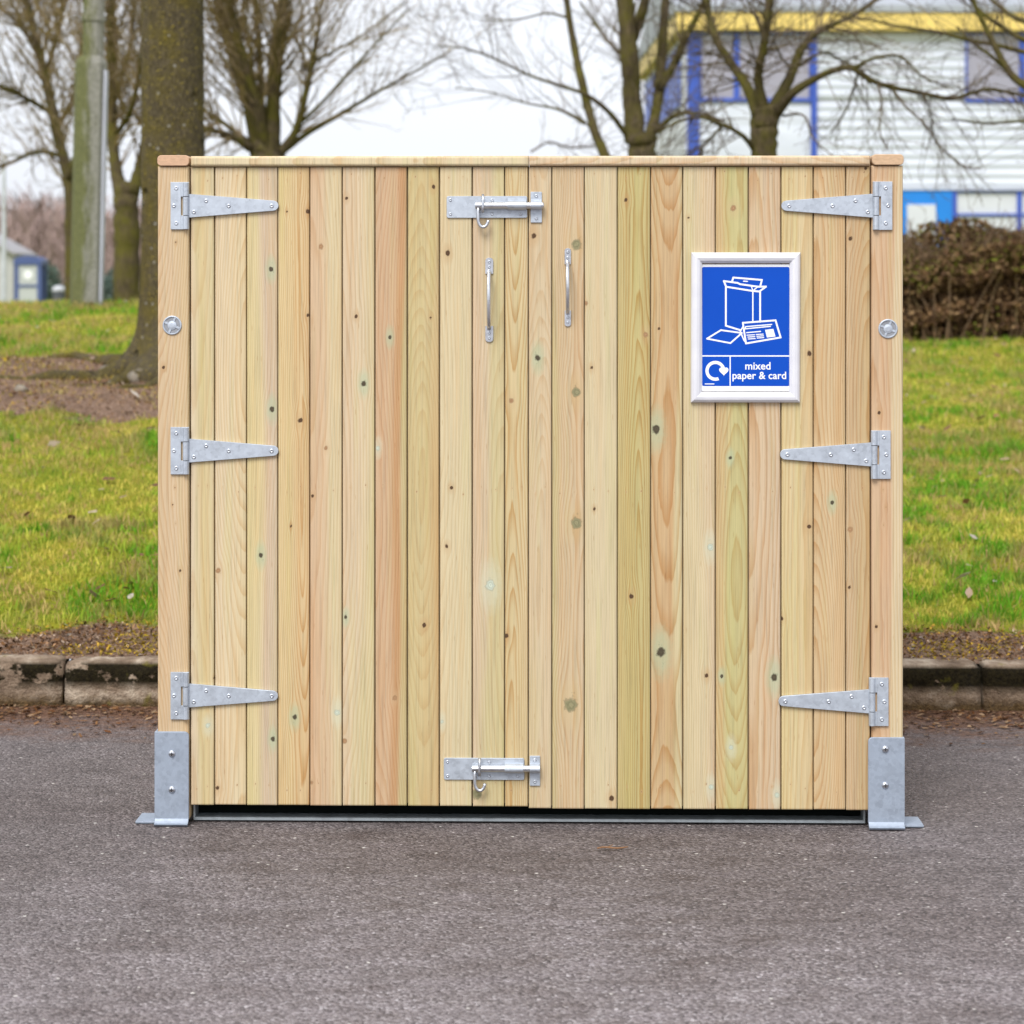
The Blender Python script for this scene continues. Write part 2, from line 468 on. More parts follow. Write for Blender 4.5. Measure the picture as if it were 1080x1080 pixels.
rx = np.concatenate([np.linspace(-300, -8, 8)[:-1], np.arange(-8, 8.01, 0.25), np.linspace(8, 300, 8)[1:]])
ry = np.concatenate([np.linspace(-300, -2, 8)[:-1], np.arange(-2, 6.6, 0.2), [6.7]])
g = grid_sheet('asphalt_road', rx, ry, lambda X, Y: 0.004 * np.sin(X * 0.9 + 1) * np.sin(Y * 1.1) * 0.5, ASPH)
tag(g, kind='structure')

kb = MB()
STONE = 0.915
x = -12 * STONE - 1.343 - 0.0
k = 0
while x < 14:
    x1 = x + STONE - 0.010
    dz = random.uniform(-0.004, 0.004); dy = random.uniform(-0.006, 0.006)
    cx = (x + x1) / 2
    prof = [(0.0, -0.05), (0.0, 0.0), (0.0, 0.03), (0.001, 0.06), (0.002, 0.09), (0.005, 0.11), (0.012, 0.124), (0.024, 0.132), (0.045, 0.135), (0.09, 0.136), (0.125, 0.135), (0.130, 0.10)]
    ncol = 44 if abs(cx) < 5 else 6; vs_ = []; np_ = len(prof)
    for i in range(ncol + 1):
        u = i / ncol; xx = x + (x1 - x) * u
        e_ = min(u, 1 - u) * (x1 - x); ec = math.exp(-(e_ / 0.012) ** 2) * 0.010
        for (yy, zz) in prof:
            p = Vector((xx * 11, yy * 25, zz * 25)); nz_ = mnoise.noise(p) * 0.6 + mnoise.noise(p * 3.1) * 0.4
            top_ = 1 if zz > 0.1 else 0.6
            vs_.append((xx, kerb_y(xx) + dy + yy + ec * (1 if yy < 0.06 else 0) + nz_ * 0.013 * (yy < 0.1), zz + (dz - ec * 0.8 + nz_ * 0.010) * (zz > 0.05)))
    fs_ = [(i*np_+j, (i+1)*np_+j, (i+1)*np_+j+1, i*np_+j+1) for i in range(ncol) for j in range(np_-1)]
    fs_ += [tuple(range(np_)), tuple(ncol*np_+j for j in range(np_))[::-1]]
    kb.add(vs_, fs_)
    x += STONE; k += 1
tag(kb.build('kerb', KERB, None, True), kind='structure')

# ------------------------------------------------------------------ boards of pine
CORE = {'d': (0.085, 0.045, 0.022), 'g': (0.075, 0.060, 0.036), 'o': (0.235, 0.215, 0.115), 'w': (0.46, 0.50, 0.40), 'f': (0.34, 0.20, 0.10)}
HALO = {'d': ((0.42, 0.26, 0.12), 0.45), 'g': ((0.36, 0.42, 0.27), 0.75), 'o': ((0.48, 0.36, 0.17), 0.35), 'w': ((0.52, 0.52, 0.38), 0.7), 'f': ((0.48, 0.33, 0.18), 0.4)}
ALB = 0.715
SPX = 454.5
BX0 = 558.0
def lx(px): return (px - BX0) / SPX
def lz(py): return (872.0 - py) / SPX
KNOTS = [(285,284,3.2,'g'),(286,432,3.4,'g'),(274,587,3.2,'g'),(229,603,3.0,'f'),(218,767,2.6,'w'),(287,781,3.0,'g'),(228,833,2.6,'d'),(225,717,1.6,'d'),
 (302,223,1.5,'d'),(324,223,2.6,'d'),(324,333,2.2,'d'),(316,444,3.2,'d'),(306,556,1.6,'d'),(310,758,3.2,'g'),
 (338,260,2.8,'f'),(343,473,2.2,'f'),(329,524,1.8,'d'),(355,753,3.2,'w'),(328,827,2.0,'f'),
 (365,209,2.0,'d'),(375,334,2.2,'d'),(383,405,3.3,'g'),(364,652,2.4,'g'),(363,783,3.2,'f'),
 (411,356,2.6,'g'),(398,473,2.4,'w'),(416,737,2.6,'f'),(457,197,2.6,'d'),(454,335,1.6,'d'),(447,660,3.0,'d'),
 (472,267,3.4,'d'),(476,515,2.2,'d'),(471,577,2.4,'d'),(466,762,2.2,'w'),(517,618,5.6,'w'),(503,838,6.0,'o'),(534,671,3.0,'d'),(539,423,3.0,'f'),
 (563,249,3.6,'d'),(567,378,3.8,'g'),(608,258,6.0,'o'),(608,414,5.4,'o'),(608,552,6.0,'o'),(602,744,7.6,'o'),
 (624,388,2.2,'d'),(627,537,1.8,'d'),(645,842,3.4,'d'),(618,320,2.4,'f'),(660,211,2.4,'d'),(681,353,3.0,'f'),(666,629,3.0,'d'),
 (695,347,2.0,'d'),(692,453,5.2,'g'),(697,688,6.0,'g'),(745,712,2.8,'d'),(749,577,3.6,'w'),(750,830,3.0,'w'),(726,230,1.6,'d'),
 (773,220,3.2,'f'),(770,483,2.4,'g'),(761,713,2.2,'g'),(771,788,2.8,'w'),(816,714,4.6,'g'),(819,838,3.0,'w'),
 (853,373,3.2,'d'),(853,555,2.8,'d'),(824,652,2.4,'d'),(877,530,2.8,'g'),(896,252,2.8,'d'),(896,558,3.2,'f'),(895,619,2.0,'d'),(912,178,2.2,'d'),
 (171,388,2.0,'d'),(189,603,1.8,'d'),(183,515,1.0,'d'),(181,533,1.0,'d'),(184,553,0.9,'d'),(926,435,2.0,'d'),(923,660,2.0,'d'),(930,516,1.0,'d'),(933,534,1.0,'d'),(931,553,0.9,'d'),(184,256,1.2,'d')]

def board_fields(X, Z, x0, x1, z0, z1, stops, seed, knots, con, zc0=None, sp=None, xc=None, amp=None):
    r_ = np.random.default_rng(seed)
    w = x1 - x0
    if zc0 is None: zc0 = r_.uniform(0.012, 0.09)
    if sp is None: sp = r_.uniform(0.0032, 0.0060)
    if xc is None: xc = (x0 + x1) / 2 + r_.uniform(-0.9, 0.9) * w
    if amp is None: amp = r_.uniform(0.006, 0.03)
    Xs = X.copy(); kd = np.full(X.shape, 9.0)
    kc = np.zeros(X.shape + (3,)); kh = np.zeros(X.shape + (3,)); ks = np.zeros(X.shape)
    for (kx, kz, kr, kt) in knots:
        kr = kr * (0.88 if kt in 'dg' else 0.95)
        dx = X - kx; dz = Z - kz
        g_ = np.exp(-((dx / (3.0 * kr)) ** 2 + (dz / (6.5 * kr)) ** 2))
        Xs = Xs - dx * 0.88 * g_
        rx_ = 1.0 if kt in 'owf' else 0.92
        stretch = 1.6 if kt in 'gw' else 1.15
        core_d = np.sqrt((dx / rx_) ** 2 + (dz / 1.08) ** 2) / kr
        halo_d = np.sqrt((dx / 1.0) ** 2 + (dz / stretch / 1.5) ** 2) / kr
        d_ = np.where(core_d < 1.2, core_d, np.maximum(1.2, 1.2 + (halo_d - 1.2) * 0.9))
        m = d_ < kd
        kd = np.where(m, d_, kd)
        kc[m] = CORE[kt]; kh[m] = HALO[kt][0]; ks[m] = HALO[kt][1]
    ph = r_.uniform(0, 6.28, 4)
    zc = zc0 + amp * (np.sin(Z * 2.3 + ph[0]) + 0.5 * np.sin(Z * 5.1 + ph[1])) 
    xcz = xc + 0.006 * np.sin(Z * 1.7 + ph[2]) + 0.002 * np.sin(Z * 9 + ph[3])
    rad = np.sqrt((Xs - xcz) ** 2 + zc ** 2) / sp
    fx = (X - x0) / w
    fx = fx + 0.10 * np.sin(Z * 2.6 + ph[1]) + 0.05 * np.sin(Z * 6.1 + ph[2])
    pos = [s[0] for s in stops]; cols = np.array([lin(s[1]) for s in stops]) * ALB * np.array([0.985, 1.0, 1.06]) * r_.uniform(0.95, 1.05)
    tint = np.stack([np.interp(fx, pos, cols[:, c]) for c in range(3)], -1)
    return rad, kd, kc, kh, ks, tint

def boards_mesh(name, boards, mat, parent, th=0.020, step=0.003, y=0.0, bev=0.0013, zstep=None, plane='xz'):
    """boards: dicts x0 x1 z0 z1 stops seed knots con (+ y); each a solid plank with a fine front face; one mesh per door, wall or post"""
    CO = []; FF = []; AT = {k: [] for k in ('ring','kd','khs','seed','contrast')}; AC = {k: [] for k in ('kcore','khalo','tint')}
    off = 0
    for b in boards:
        x0, x1, z0, z1 = b['x0'], b['x1'], b['z0'], b['z1']; yy = b.get('y', y); t_ = b.get('th', th); bv = b.get('bev', bev)
        inner_x = np.linspace(x0 + bv, x1 - bv, max(2, int((x1 - x0) / step)))
        inner_z = np.linspace(z0 + bv, z1 - bv, max(2, int((z1 - z0) / (zstep or step))))
        gx = np.concatenate([[x0, x0], inner_x, [x1, x1]]); gz = np.concatenate([[z0, z0], inner_z, [z1, z1]])
        X, Z = np.meshgrid(gx, gz)
        Yv = np.full(X.shape, yy)
        Yv[:, 1] = Yv[:, -2] = yy + bv; Yv[1, :] = Yv[-2, :] = yy + bv
        Yv[:, 0] = Yv[:, -1] = yy + t_; Yv[0, :] = Yv[-1, :] = yy + t_
        rad, kd, kc, kh, ks, tint = board_fields(X, Z, x0, x1, z0, z1, b['stops'], b['seed'], b.get('knots', []), b.get('con', .5), b.get('zc0'), b.get('sp'), b.get('xc'), b.get('amp'))
        n_x, n_z = len(gx), len(gz)
        if plane == 'yz': P = np.stack([Yv, X, Z], -1)
        elif plane == 'zx': P = np.stack([Z, Yv, X], -1)      # grain along x
        else: P = np.stack([X, Yv, Z], -1)
        CO.append(P.reshape(-1, 3))
        i_ = np.arange(n_x - 1)[None, :] + (np.arange(n_z - 1) * n_x)[:, None]
        qd = np.stack([i_, i_ + 1, i_ + n_x + 1, i_ + n_x], -1).reshape(-1, 4)
        back = np.array([[0, n_x * (n_z - 1), n_x * n_z - 1, n_x - 1]])
        qd = np.concatenate([qd, back])
        if plane in ('yz', 'zx'): qd = qd[:, ::-1]
        FF.append(qd + off); off += n_x * n_z
        AT['ring'].append(rad.ravel()); AT['kd'].append(kd.ravel()); AT['khs'].append(ks.ravel())
        AT['seed'].append(np.full(n_x * n_z, (b['seed'] * 7.31) % 50)); AT['contrast'].append(np.full(n_x * n_z, b.get('con', .5)))
        for k_, a_ in (('kcore', kc), ('khalo', kh), ('tint', tint)):
            AC[k_].append(np.concatenate([a_.reshape(-1, 3), np.ones((n_x * n_z, 1))], 1))
    co_ = np.concatenate(CO); ff_ = np.concatenate(FF)
    attrs = [(k_, 'FLOAT', np.concatenate(v_)) for k_, v_ in AT.items()] + [(k_, 'FLOAT_COLOR', np.concatenate(v_)) for k_, v_ in AC.items()]
    return np_mesh(name, co_, ff_.ravel(), np.full(len(ff_), 4), mat, parent, attrs, False)

def s1(*cols):
    n_ = len(cols)
    if n_ == 1: return [(0, cols[0]), (1, cols[0])]
    return [(i / (n_ - 1), c) for i, c in enumerate(cols)]

STOPS = [
 s1((226,206,170),(221,200,146),(224,205,160)), s1((226,205,165),(229,209,168),(225,204,158)), [(0,(222,203,148)),(.35,(224,206,156)),(.6,(217,195,163)),(1,(214,194,158))],
 s1((230,208,156),(226,202,152),(222,190,140)), [(0,(220,186,146)),(.5,(224,196,156)),(.75,(226,208,164)),(1,(226,206,160))], s1((226,202,164),(228,207,168),(222,205,156)),
 [(0,(218,184,144)),(.5,(221,187,146)),(.68,(211,166,118)),(.8,(210,168,120)),(.9,(214,196,146)),(1,(212,194,140))], s1((218,198,142),(221,200,146),(216,188,134)), s1((230,211,166),(228,210,166),(226,209,164)),
 [(0,(224,198,160)),(.4,(222,200,162)),(.6,(216,200,150)),(1,(218,199,148))], s1((224,202,150),(229,208,160)),
 s1((224,200,158),(227,206,166)), [(0,(214,198,146)),(.18,(222,198,156)),(1,(224,200,160))], s1((229,211,166),(233,216,174),(230,213,170)), s1((210,194,136),(208,192,130),(206,190,132)),
 [(0,(220,190,142)),(.75,(216,182,134)),(.88,(224,206,158)),(1,(224,208,162))], s1((226,208,162),(229,211,168),(224,198,160)), [(0,(218,190,138)),(.25,(220,198,142)),(.4,(213,201,140)),(1,(211,198,138))],
 s1((222,194,154),(224,198,160),(222,198,162)), s1((224,202,146),(228,207,158),(222,196,146)), s1((216,188,142),(220,194,150),(212,184,138)), s1((219,192,150),(214,186,142),(212,184,134))]
EDG_L = [200.0,225,259,292,326,360.3,395,429.3,463.3,498,532.3,556.6]
EDG_R = [557.8,582,616.3,651,686,720,754.3,789,823.3,857.3,891.3,916.5]
CON = [.35,.5,.4,.9,.4,.45,.5,.35,.32,.35,.9,.4,.65,.45,.92,.8,.45,.6,.7,.5,.75,.65]

store = empty('bin_store', (lx(558) + (558 - 540) / SPX, D0, 0), -math.atan(0.02))
tag(store, 'pale timber bin store with double boarded doors standing on grey asphalt', 'bin store')

def door(edges, first, zb):
    bs = []
    for i in range(len(edges) - 1):
        a, b_ = edges[i], edges[i + 1]
        kn = [(lx(k_[0]), lz(k_[1]), k_[2] / SPX, k_[3]) for k_ in KNOTS if a - 1 <= k_[0] < b_ + 0.3]
        gap = random.uniform(0.0011, 0.0018)
        for row, n0 in ((186, 2), (517, 2), (831, 2)):
            for fx_ in (0.28, 0.72)[:n0]: kn.append((lx(a + (b_ - a) * fx_ + random.uniform(-1, 1)), lz(row + random.uniform(-5, 5)), 0.75 / SPX, 'f'))
        opts = {}
        j = first + i
        if CON[j] >= 0.9: opts = dict(zc0=0.016, sp=0.0042, amp=0.012, xc=lx(a + (b_ - a) * (0.72 if j in (3, 14) else 0.4)))
        bs.append(dict(x0=lx(a) + (gap if i else 0), x1=lx(b_) - (gap if i < len(edges) - 2 else 0), z0=lz(zb) + random.uniform(-.0008, .0008), z1=lz(176.2), stops=STOPS[j], seed=100 + j,
                       knots=kn, con=CON[j], y=0.004 + random.uniform(-0.0006, 0.0006), **opts))
    o = boards_mesh('door', bs, WOOD, store)
    # tongues and ledges behind the boards close the joints
    m = MB()
    x0, x1 = lx(edges[0]) + 0.004, lx(edges[-1]) - 0.004
    return o, x0, x1

DARKWOOD = simple_mat('ledge_wood', (0.36, 0.27, 0.16), 0.75, 0, 0.2, 14)
doors = []
for edges, first, zb in ((EDG_L, 0, 851.2), (EDG_R, 11, 853.2)):
    o, x0, x1 = door(edges, first, zb)
    doors.append(o)
    m = MB()
    m.box(x0, x1, 0.0175, 0.0182, lz(zb) + 0.004, lz(175.9))           # tongues seen down the joints
    if first == 0: m.box(lx(551), lx(565), 0.0190, 0.0245, lz(zb) + 0.004, lz(175.9))      # stop lath behind the meeting stiles
    m.build('tongue', DARKWOOD, o)
    for zz in (0.12, 0.74, 1.36):
        m = MB(); m.box(x0 + 0.02, x1 - 0.02, 0.0255, 0.052, zz, zz + 0.09, 0.003); m.build('ledge', DARKWOOD, o)
    a, b_ = edges[0], edges[-1]
    rail = boards_mesh('top_rail', [dict(x0=lz(175.4), x1=lz(164.6 if first == 0 else 164.8), z0=lx(a + 0.4), z1=lx(b_ + (1.1 if first == 0 else -0.2)), stops=s1((232,214,170),(233,214,174)) if first == 0 else s1((232,206,166),(234,212,176)),
                    seed=300 + first, con=.5, y=-0.006, th=0.062, bev=0.004)], WOOD, o, step=0.003, zstep=0.02, plane='zx')

# posts, their caps (the ends of the side rails)
for nm, a, b_, stops, sd in (('post', 165, 198.0, [(0,(222,194,152)),(.5,(226,200,160)),(1,(224,198,152))], 401),
                             ('post', 918.3, 951.0, [(-.2,(223,190,150)),(.66,(222,188,148)),(.74,(230,210,168)),(1.2,(230,210,170))], 402)):
    kn = [(lx(k_[0]), lz(k_[1]), k_[2] / SPX, k_[3]) for k_ in KNOTS if a <= k_[0] < b_]
    p = boards_mesh(nm, [dict(x0=lx(a), x1=lx(b_), z0=0.012, z1=lz(175.2), stops=stops, seed=sd, knots=kn, con=.55, y=0.0, th=0.075, bev=0.003)], WOOD, store)
capm = boards_mesh
for a, b_, c in ((165.0, 198.6, (226,184,148)), (918.4, 951.4, (226,190,152))):
    ax, bx_, az_, bz_ = lx(a), lx(b_), lz(174.8), lz(163.6)
    n_ = 6; r_ = (bz_ - az_) * 0.36
    poly = []
    for cx, cz, a0 in ((bx_ - r_, az_ + r_, -90), (bx_ - r_, bz_ - r_, 0), (ax + r_, bz_ - r_, 90), (ax + r_, az_ + r_, 180)):
        for k_ in range(n_ + 1):
            an = R(a0 + 90 * k_ / n_); poly.append((cx + r_ * math.cos(an), cz + r_ * math.sin(an)))
    m = MB(); m.prism(poly, -0.006, 1.16, 0.0012)
    ct = NT('end_grain'); nn = ct.noise(ct.coord((30, 5, 60)), 3, 4, 0.6)
    cc = tuple(v * ALB for v in lin(c))
    ct.color(ct.ramp(nn, [(0.3, tuple(v * 0.84 for v in cc)), (0.7, tuple(v * 1.08 for v in cc))])); ct.rough(0.7)
    m.build('side_rail', ct.m, store)

# side and back walls (vertical boards), rear posts and an unseen added cover under the rails
def wall_boards(n_, u0, u1, z0, z1, y, seed, **kw):
    w_ = (u1 - u0) / n_
    return [dict(x0=u0 + i * w_ + 0.001, x1=u0 + (i + 1) * w_ - 0.001, z0=z0, z1=z1, stops=random.choice(STOPS), seed=seed + i, con=.6, y=y) for i in range(n_)]
DEPTH = 1.16
boards_mesh('side_wall', wall_boards(14, 0.077, DEPTH - 0.077, 0.044, lz(175.5), lx(165) + 0.006, 500), WOOD, store, step=0.012, zstep=0.02, plane='yz')
sw = boards_mesh('side_wall', wall_boards(14, 0.077, DEPTH - 0.077, 0.044, lz(175.5), lx(951) - 0.026, 530), WOOD, store, step=0.012, zstep=0.02, plane='yz')
boards_mesh('back_wall', wall_boards(22, lx(200), lx(917), 0.044, lz(175.5), DEPTH - 0.03, 560), WOOD, store, step=0.012, zstep=0.02)
for a, b_ in ((165, 198.4), (918, 951)):
    m = MB(); m.box(lx(a), lx(b_), DEPTH - 0.075, DEPTH, 0.0, lz(175.2), 0.003); m.build('rear_post', DARKWOOD, store)
m = MB(); m.box(lx(199), lx(917.5), 0.08, DEPTH - 0.035, 1.492, 1.510, 0.002); m.build('shade_lid', DARKWOOD, store)  # unseen cover, added so the gap below the doors stays dark

GAPSHADE = simple_mat('gap_shade_black', (0.006, 0.008, 0.007), 0.9); GAPSHADE.node_tree.nodes['Principled BSDF'].inputs['Specular IOR Level'].default_value = 0.05
# galvanised threshold rail under the doors
m = MB()
poly = [(lx(200.5), 0.0035), (lx(913.5), 0.0035), (lx(913.5), 0.0105), (lx(200.5), 0.0105)]
m.prism(poly, 0.030, 0.075, 0.0015)
m.box(lx(911.5), lx(913.4), 0.031, 0.0752, 0.0107, 0.0420)
m.box(lx(200.6), lx(202.5), 0.031, 0.0752, 0.0107, 0.0420)
DARKSTEEL = galv_mat('dull_steel', (0.36, 0.40, 0.42), 0.5, 0.5)
m.build('threshold', DARKSTEEL, store)
m = MB(); m.box(lx(200), lx(914), 0.078, 0.090, 0.003, 0.11)  # near-black sheet behind the door gap, standing in for its shade
m.build('gap_shade_sheet', GAPSHADE, store)

# post shoes
def rpoly(x0, x1, z0, z1, r, n=5, ch=None):
    pts = []
    for cx, cz, a0, s_ in ((x1, z0, -90, (-1, 1)), (x1, z1, 0, (-1, -1)), (x0, z1, 90, (1, -1)), (x0, z0, 180, (1, 1))):
        rr_ = r[a0] if isinstance(r, dict) else r
        if rr_ <= 0: pts.append((cx, cz)); continue
        for k_ in range(n + 1):
            an = R(a0 + 90 * k_ / n); pts.append((cx + s_[0] * rr_ + rr_ * math.cos(an), cz + s_[1] * rr_ + rr_ * math.sin(an)))
    return pts
def shoe(a, b_, zt, out, cut):
    m = MB()
    rr_ = {-90: 0.004, 0: 0.010 if out < 0 else 0.002, 90: 0.010 if out > 0 else 0.002, 180: 0.004}
    m.prism(rpoly(lx(a), lx(b_), 0.012, lz(zt), rr_), -0.006, -0.0008, 0.0012)
    # bend at the foot into a flange lying on the asphalt
    x0, x1 = lx(a) + 0.001, lx(b_) - 0.001
    prof = [(-0.0015, 0.016), (-0.005, 0.0115), (-0.009, 0.0080), (-0.013, 0.0066), (-0.018, 0.0060)]
    vs_ = []; 
    for (yy, zz) in prof:
        vs_ += [(x0, yy - 0.0046 + 0.0, zz), (x1, yy - 0.0046, zz)]
    for (yy, zz) in prof[::-1]:
        vs_ += [(x0, yy, max(0.001, zz - 0.006)), (x1, yy, max(0.001, zz - 0.006))]
    n_ = len(vs_) // 2
    fs_ = [(2*i, 2*((i+1) % n_), 2*((i+1) % n_)+1, 2*i+1) for i in range(n_)]
    fs_ += [tuple(2*i for i in range(n_))[::-1], tuple(2*i+1 for i in range(n_))]
    m.add(vs_, fs_)
    # outer cheek and side flange
    if out < 0:
        m.box(lx(a) - 0.0002, lx(a) + 0.0042, -0.0058, 0.085, 0.010, lz(zt) - 0.001)
        m.box(lx(a) - 0.047, lx(a) + 0.0045, 0.004, 0.085, 0.0015, 0.0072, 0.0015)
    else:
        m.box(lx(b_) - 0.0042, lx(b_) + 0.0002, -0.0058, 0.085, 0.010, lz(zt) - 0.001)
        m.box(lx(b_) - 0.0045, lx(b_) + 0.046, 0.004, 0.085, 0.0015, 0.0072, 0.0015)
    o = m.build('post_shoe', PLATE, store)
    return o
def bolt_head(px, py, par, r=3.8, y0=-0.006):
    m = MB()
    x_, z_ = lx(px), lz(py)
    N = 18; rings = [(1.0, 0.0), (0.96, -0.0016), (0.72, -0.0036), (0.36, -0.0048)]
    vs_ = []
    for (q_, yy) in rings:
        for k_ in range(N):
            an = 2 * math.pi * k_ / N; vs_.append((x_ + r / SPX * q_ * math.cos(an), y0 + yy, z_ + r / SPX * q_ * math.sin(an)))
    fs_ = []
    for j in range(len(rings) - 1):
        for k_ in range(N):
            k2 = (k_ + 1) % N; fs_.append((j*N+k_, j*N+k2, (j+1)*N+k2, (j+1)*N+k_))
    fs_.append(tuple((len(rings)-1)*N + k_ for k_ in range(N)))
    m.add(vs_, fs_)
    h = m.build('bolt_head', BRIGHT, par, True)
    m2 = MB()
    a = r / SPX * 0.55
    m2.box(x_ - a, x_ + a, y0 - 0.0056, y0 - 0.0030, z_ - a * 0.22, z_ + a * 0.22)
    m2.box(x_ - a * 0.22, x_ + a * 0.22, y0 - 0.0058, y0 - 0.0031, z_ - a, z_ + a)
    return h, m2
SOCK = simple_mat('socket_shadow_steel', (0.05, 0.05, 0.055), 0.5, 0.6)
for a, b_, zt, out, bolts in ((162.2, 198.4, 773, -1, ((180.5, 796), (180.5, 834))), (914.2, 952.2, 776, 1, ((932, 788), (932, 826)))):
    s_ = shoe(a, b_, zt, out, None)
    sub = MB()
    for bp in bolts:
        h, m2 = bolt_head(bp[0], bp[1], s_)
        sub.v, sub.f, sub.n = [], [], 0
        sub.add(m2.v, m2.f)
        so = sub.build('bolt_slot', SOCK, s_)

# T hinges
class Screws:
    def __init__(self): self.todo = []
    def build(self, name, mat, par, smooth):
        for a in self.todo:
            m = MB(); screw_mesh(m, *a); m.build(name, mat, par, smooth)
def screw_at(sc, px, py, r, y): sc.todo.append((px, py, r, y))
def screw_mesh(m, px, py, r, y):
    x_, z_ = lx(px), lz(py); rr_ = r / SPX
    N = 14; rings = [(1.0, 0.0003), (0.80, -0.0012), (0.42, -0.0017), (0.30, -0.0004), (0.0001, -0.0002)]
    vs_ = []
    for (q_, yy) in rings:
        for k_ in range(N):
            an = 2 * math.pi * k_ / N; vs_.append((x_ + rr_ * q_ * math.cos(an), y + yy, z_ + rr_ * q_ * math.sin(an)))
    fs_ = []
    for j in range(len(rings) - 1):
        for k_ in range(N):
            k2 = (k_ + 1) % N; fs_.append((j*N+k_, j*N+k2, (j+1)*N+k2, (j+1)*N+k_))
    m.add(vs_, fs_)
def hinge(x_in, x_out, yt, yb, yc, tip, s):
    """x_in: knuckle edge of the flag plate, x_out: its outer edge, tip: end of the strap; s = +1 strap runs right"""
    m = MB(); f = -0.0052
    k = abs(x_in - x_out)
    # flag plate with a slot cut for the strap knuckle: three pieces butted end to end
    kx = x_in - s * 7.4
    def P(xa, xb, ya, yb_, y0, y1, b=0.0006):
        m.box(min(lx(xa), lx(xb)), max(lx(xa), lx(xb)), y0, y1, lz(yb_), lz(ya), b)
    P(x_out, kx - s * 1.2, yt, yb, f, -0.0008)
    sy0, sy1 = yc - 9.6, yc + 10.4
    P(kx - s * 1.2, x_in, yt, sy0, f + 0.0002, -0.0008)
    P(kx - s * 1.2, x_in, sy1, yb, f + 0.0002, -0.0008)
    # knuckles on the pin
    for (ya, yb_) in ((yt + 0.4, sy0 - 0.4), (sy0 + 0.4, sy1 - 0.4), (sy1 + 0.4, yb - 0.4)):
        xc_ = lx(x_in - s * 3.4)
        m.tube([(xc_, -0.0045, lz(yb_)), (xc_, -0.0045, lz(ya))], 3.3 / SPX, 12)
    # strap
    x0, x1 = lx(x_in - s * 3.0), lx(tip)
    w0, w1 = 12.8 / SPX, 5.4 / SPX
    cz = lz(yc)
    up = []; 
    pts = [(x0, cz - w0)]
    for k_ in range(9):
        an = R(-84 + 168 * k_ / 8)
        pts.append((x1 - s * w1 + s * w1 * math.cos(an), cz + w1 * math.sin(an)))
    pts.append((x0, cz + w0))
    if s < 0: pts = pts[::-1]
    m.prism(pts, -0.0028, 0.0030, 0.0008)
    o = m.build('hinge', GALV, store)
    sc = Screws()
    for (dx, dy) in ((5.0, 6.6), (18.0, -5.2), (42.0, 0.2), (87.5, 0.2)):
        screw_at(sc, x_in + s * dx, yc + dy, 2.5, -0.0029)
    for (dx, dy) in ((13.5, -18.5), (16, 0), (13.5, 18.5)):
        screw_at(sc, x_in - s * dx, yc + dy, 2.5, f)
    sc.build('screw', SCREW, o, True)
    return o
for yc in (217, 476, 735): hinge(198.6, 179, yc - 25, yc + 25, yc, 293.2 - (yc > 500) * 0.6, 1)
for yc, xi, tp in ((217.5, 919, 823.4), (479, 917.2, 822), (738.5, 915, 820.4)): hinge(xi, xi + 20.5, yc - 25.3, yc + 25.5, yc, tp, -1)

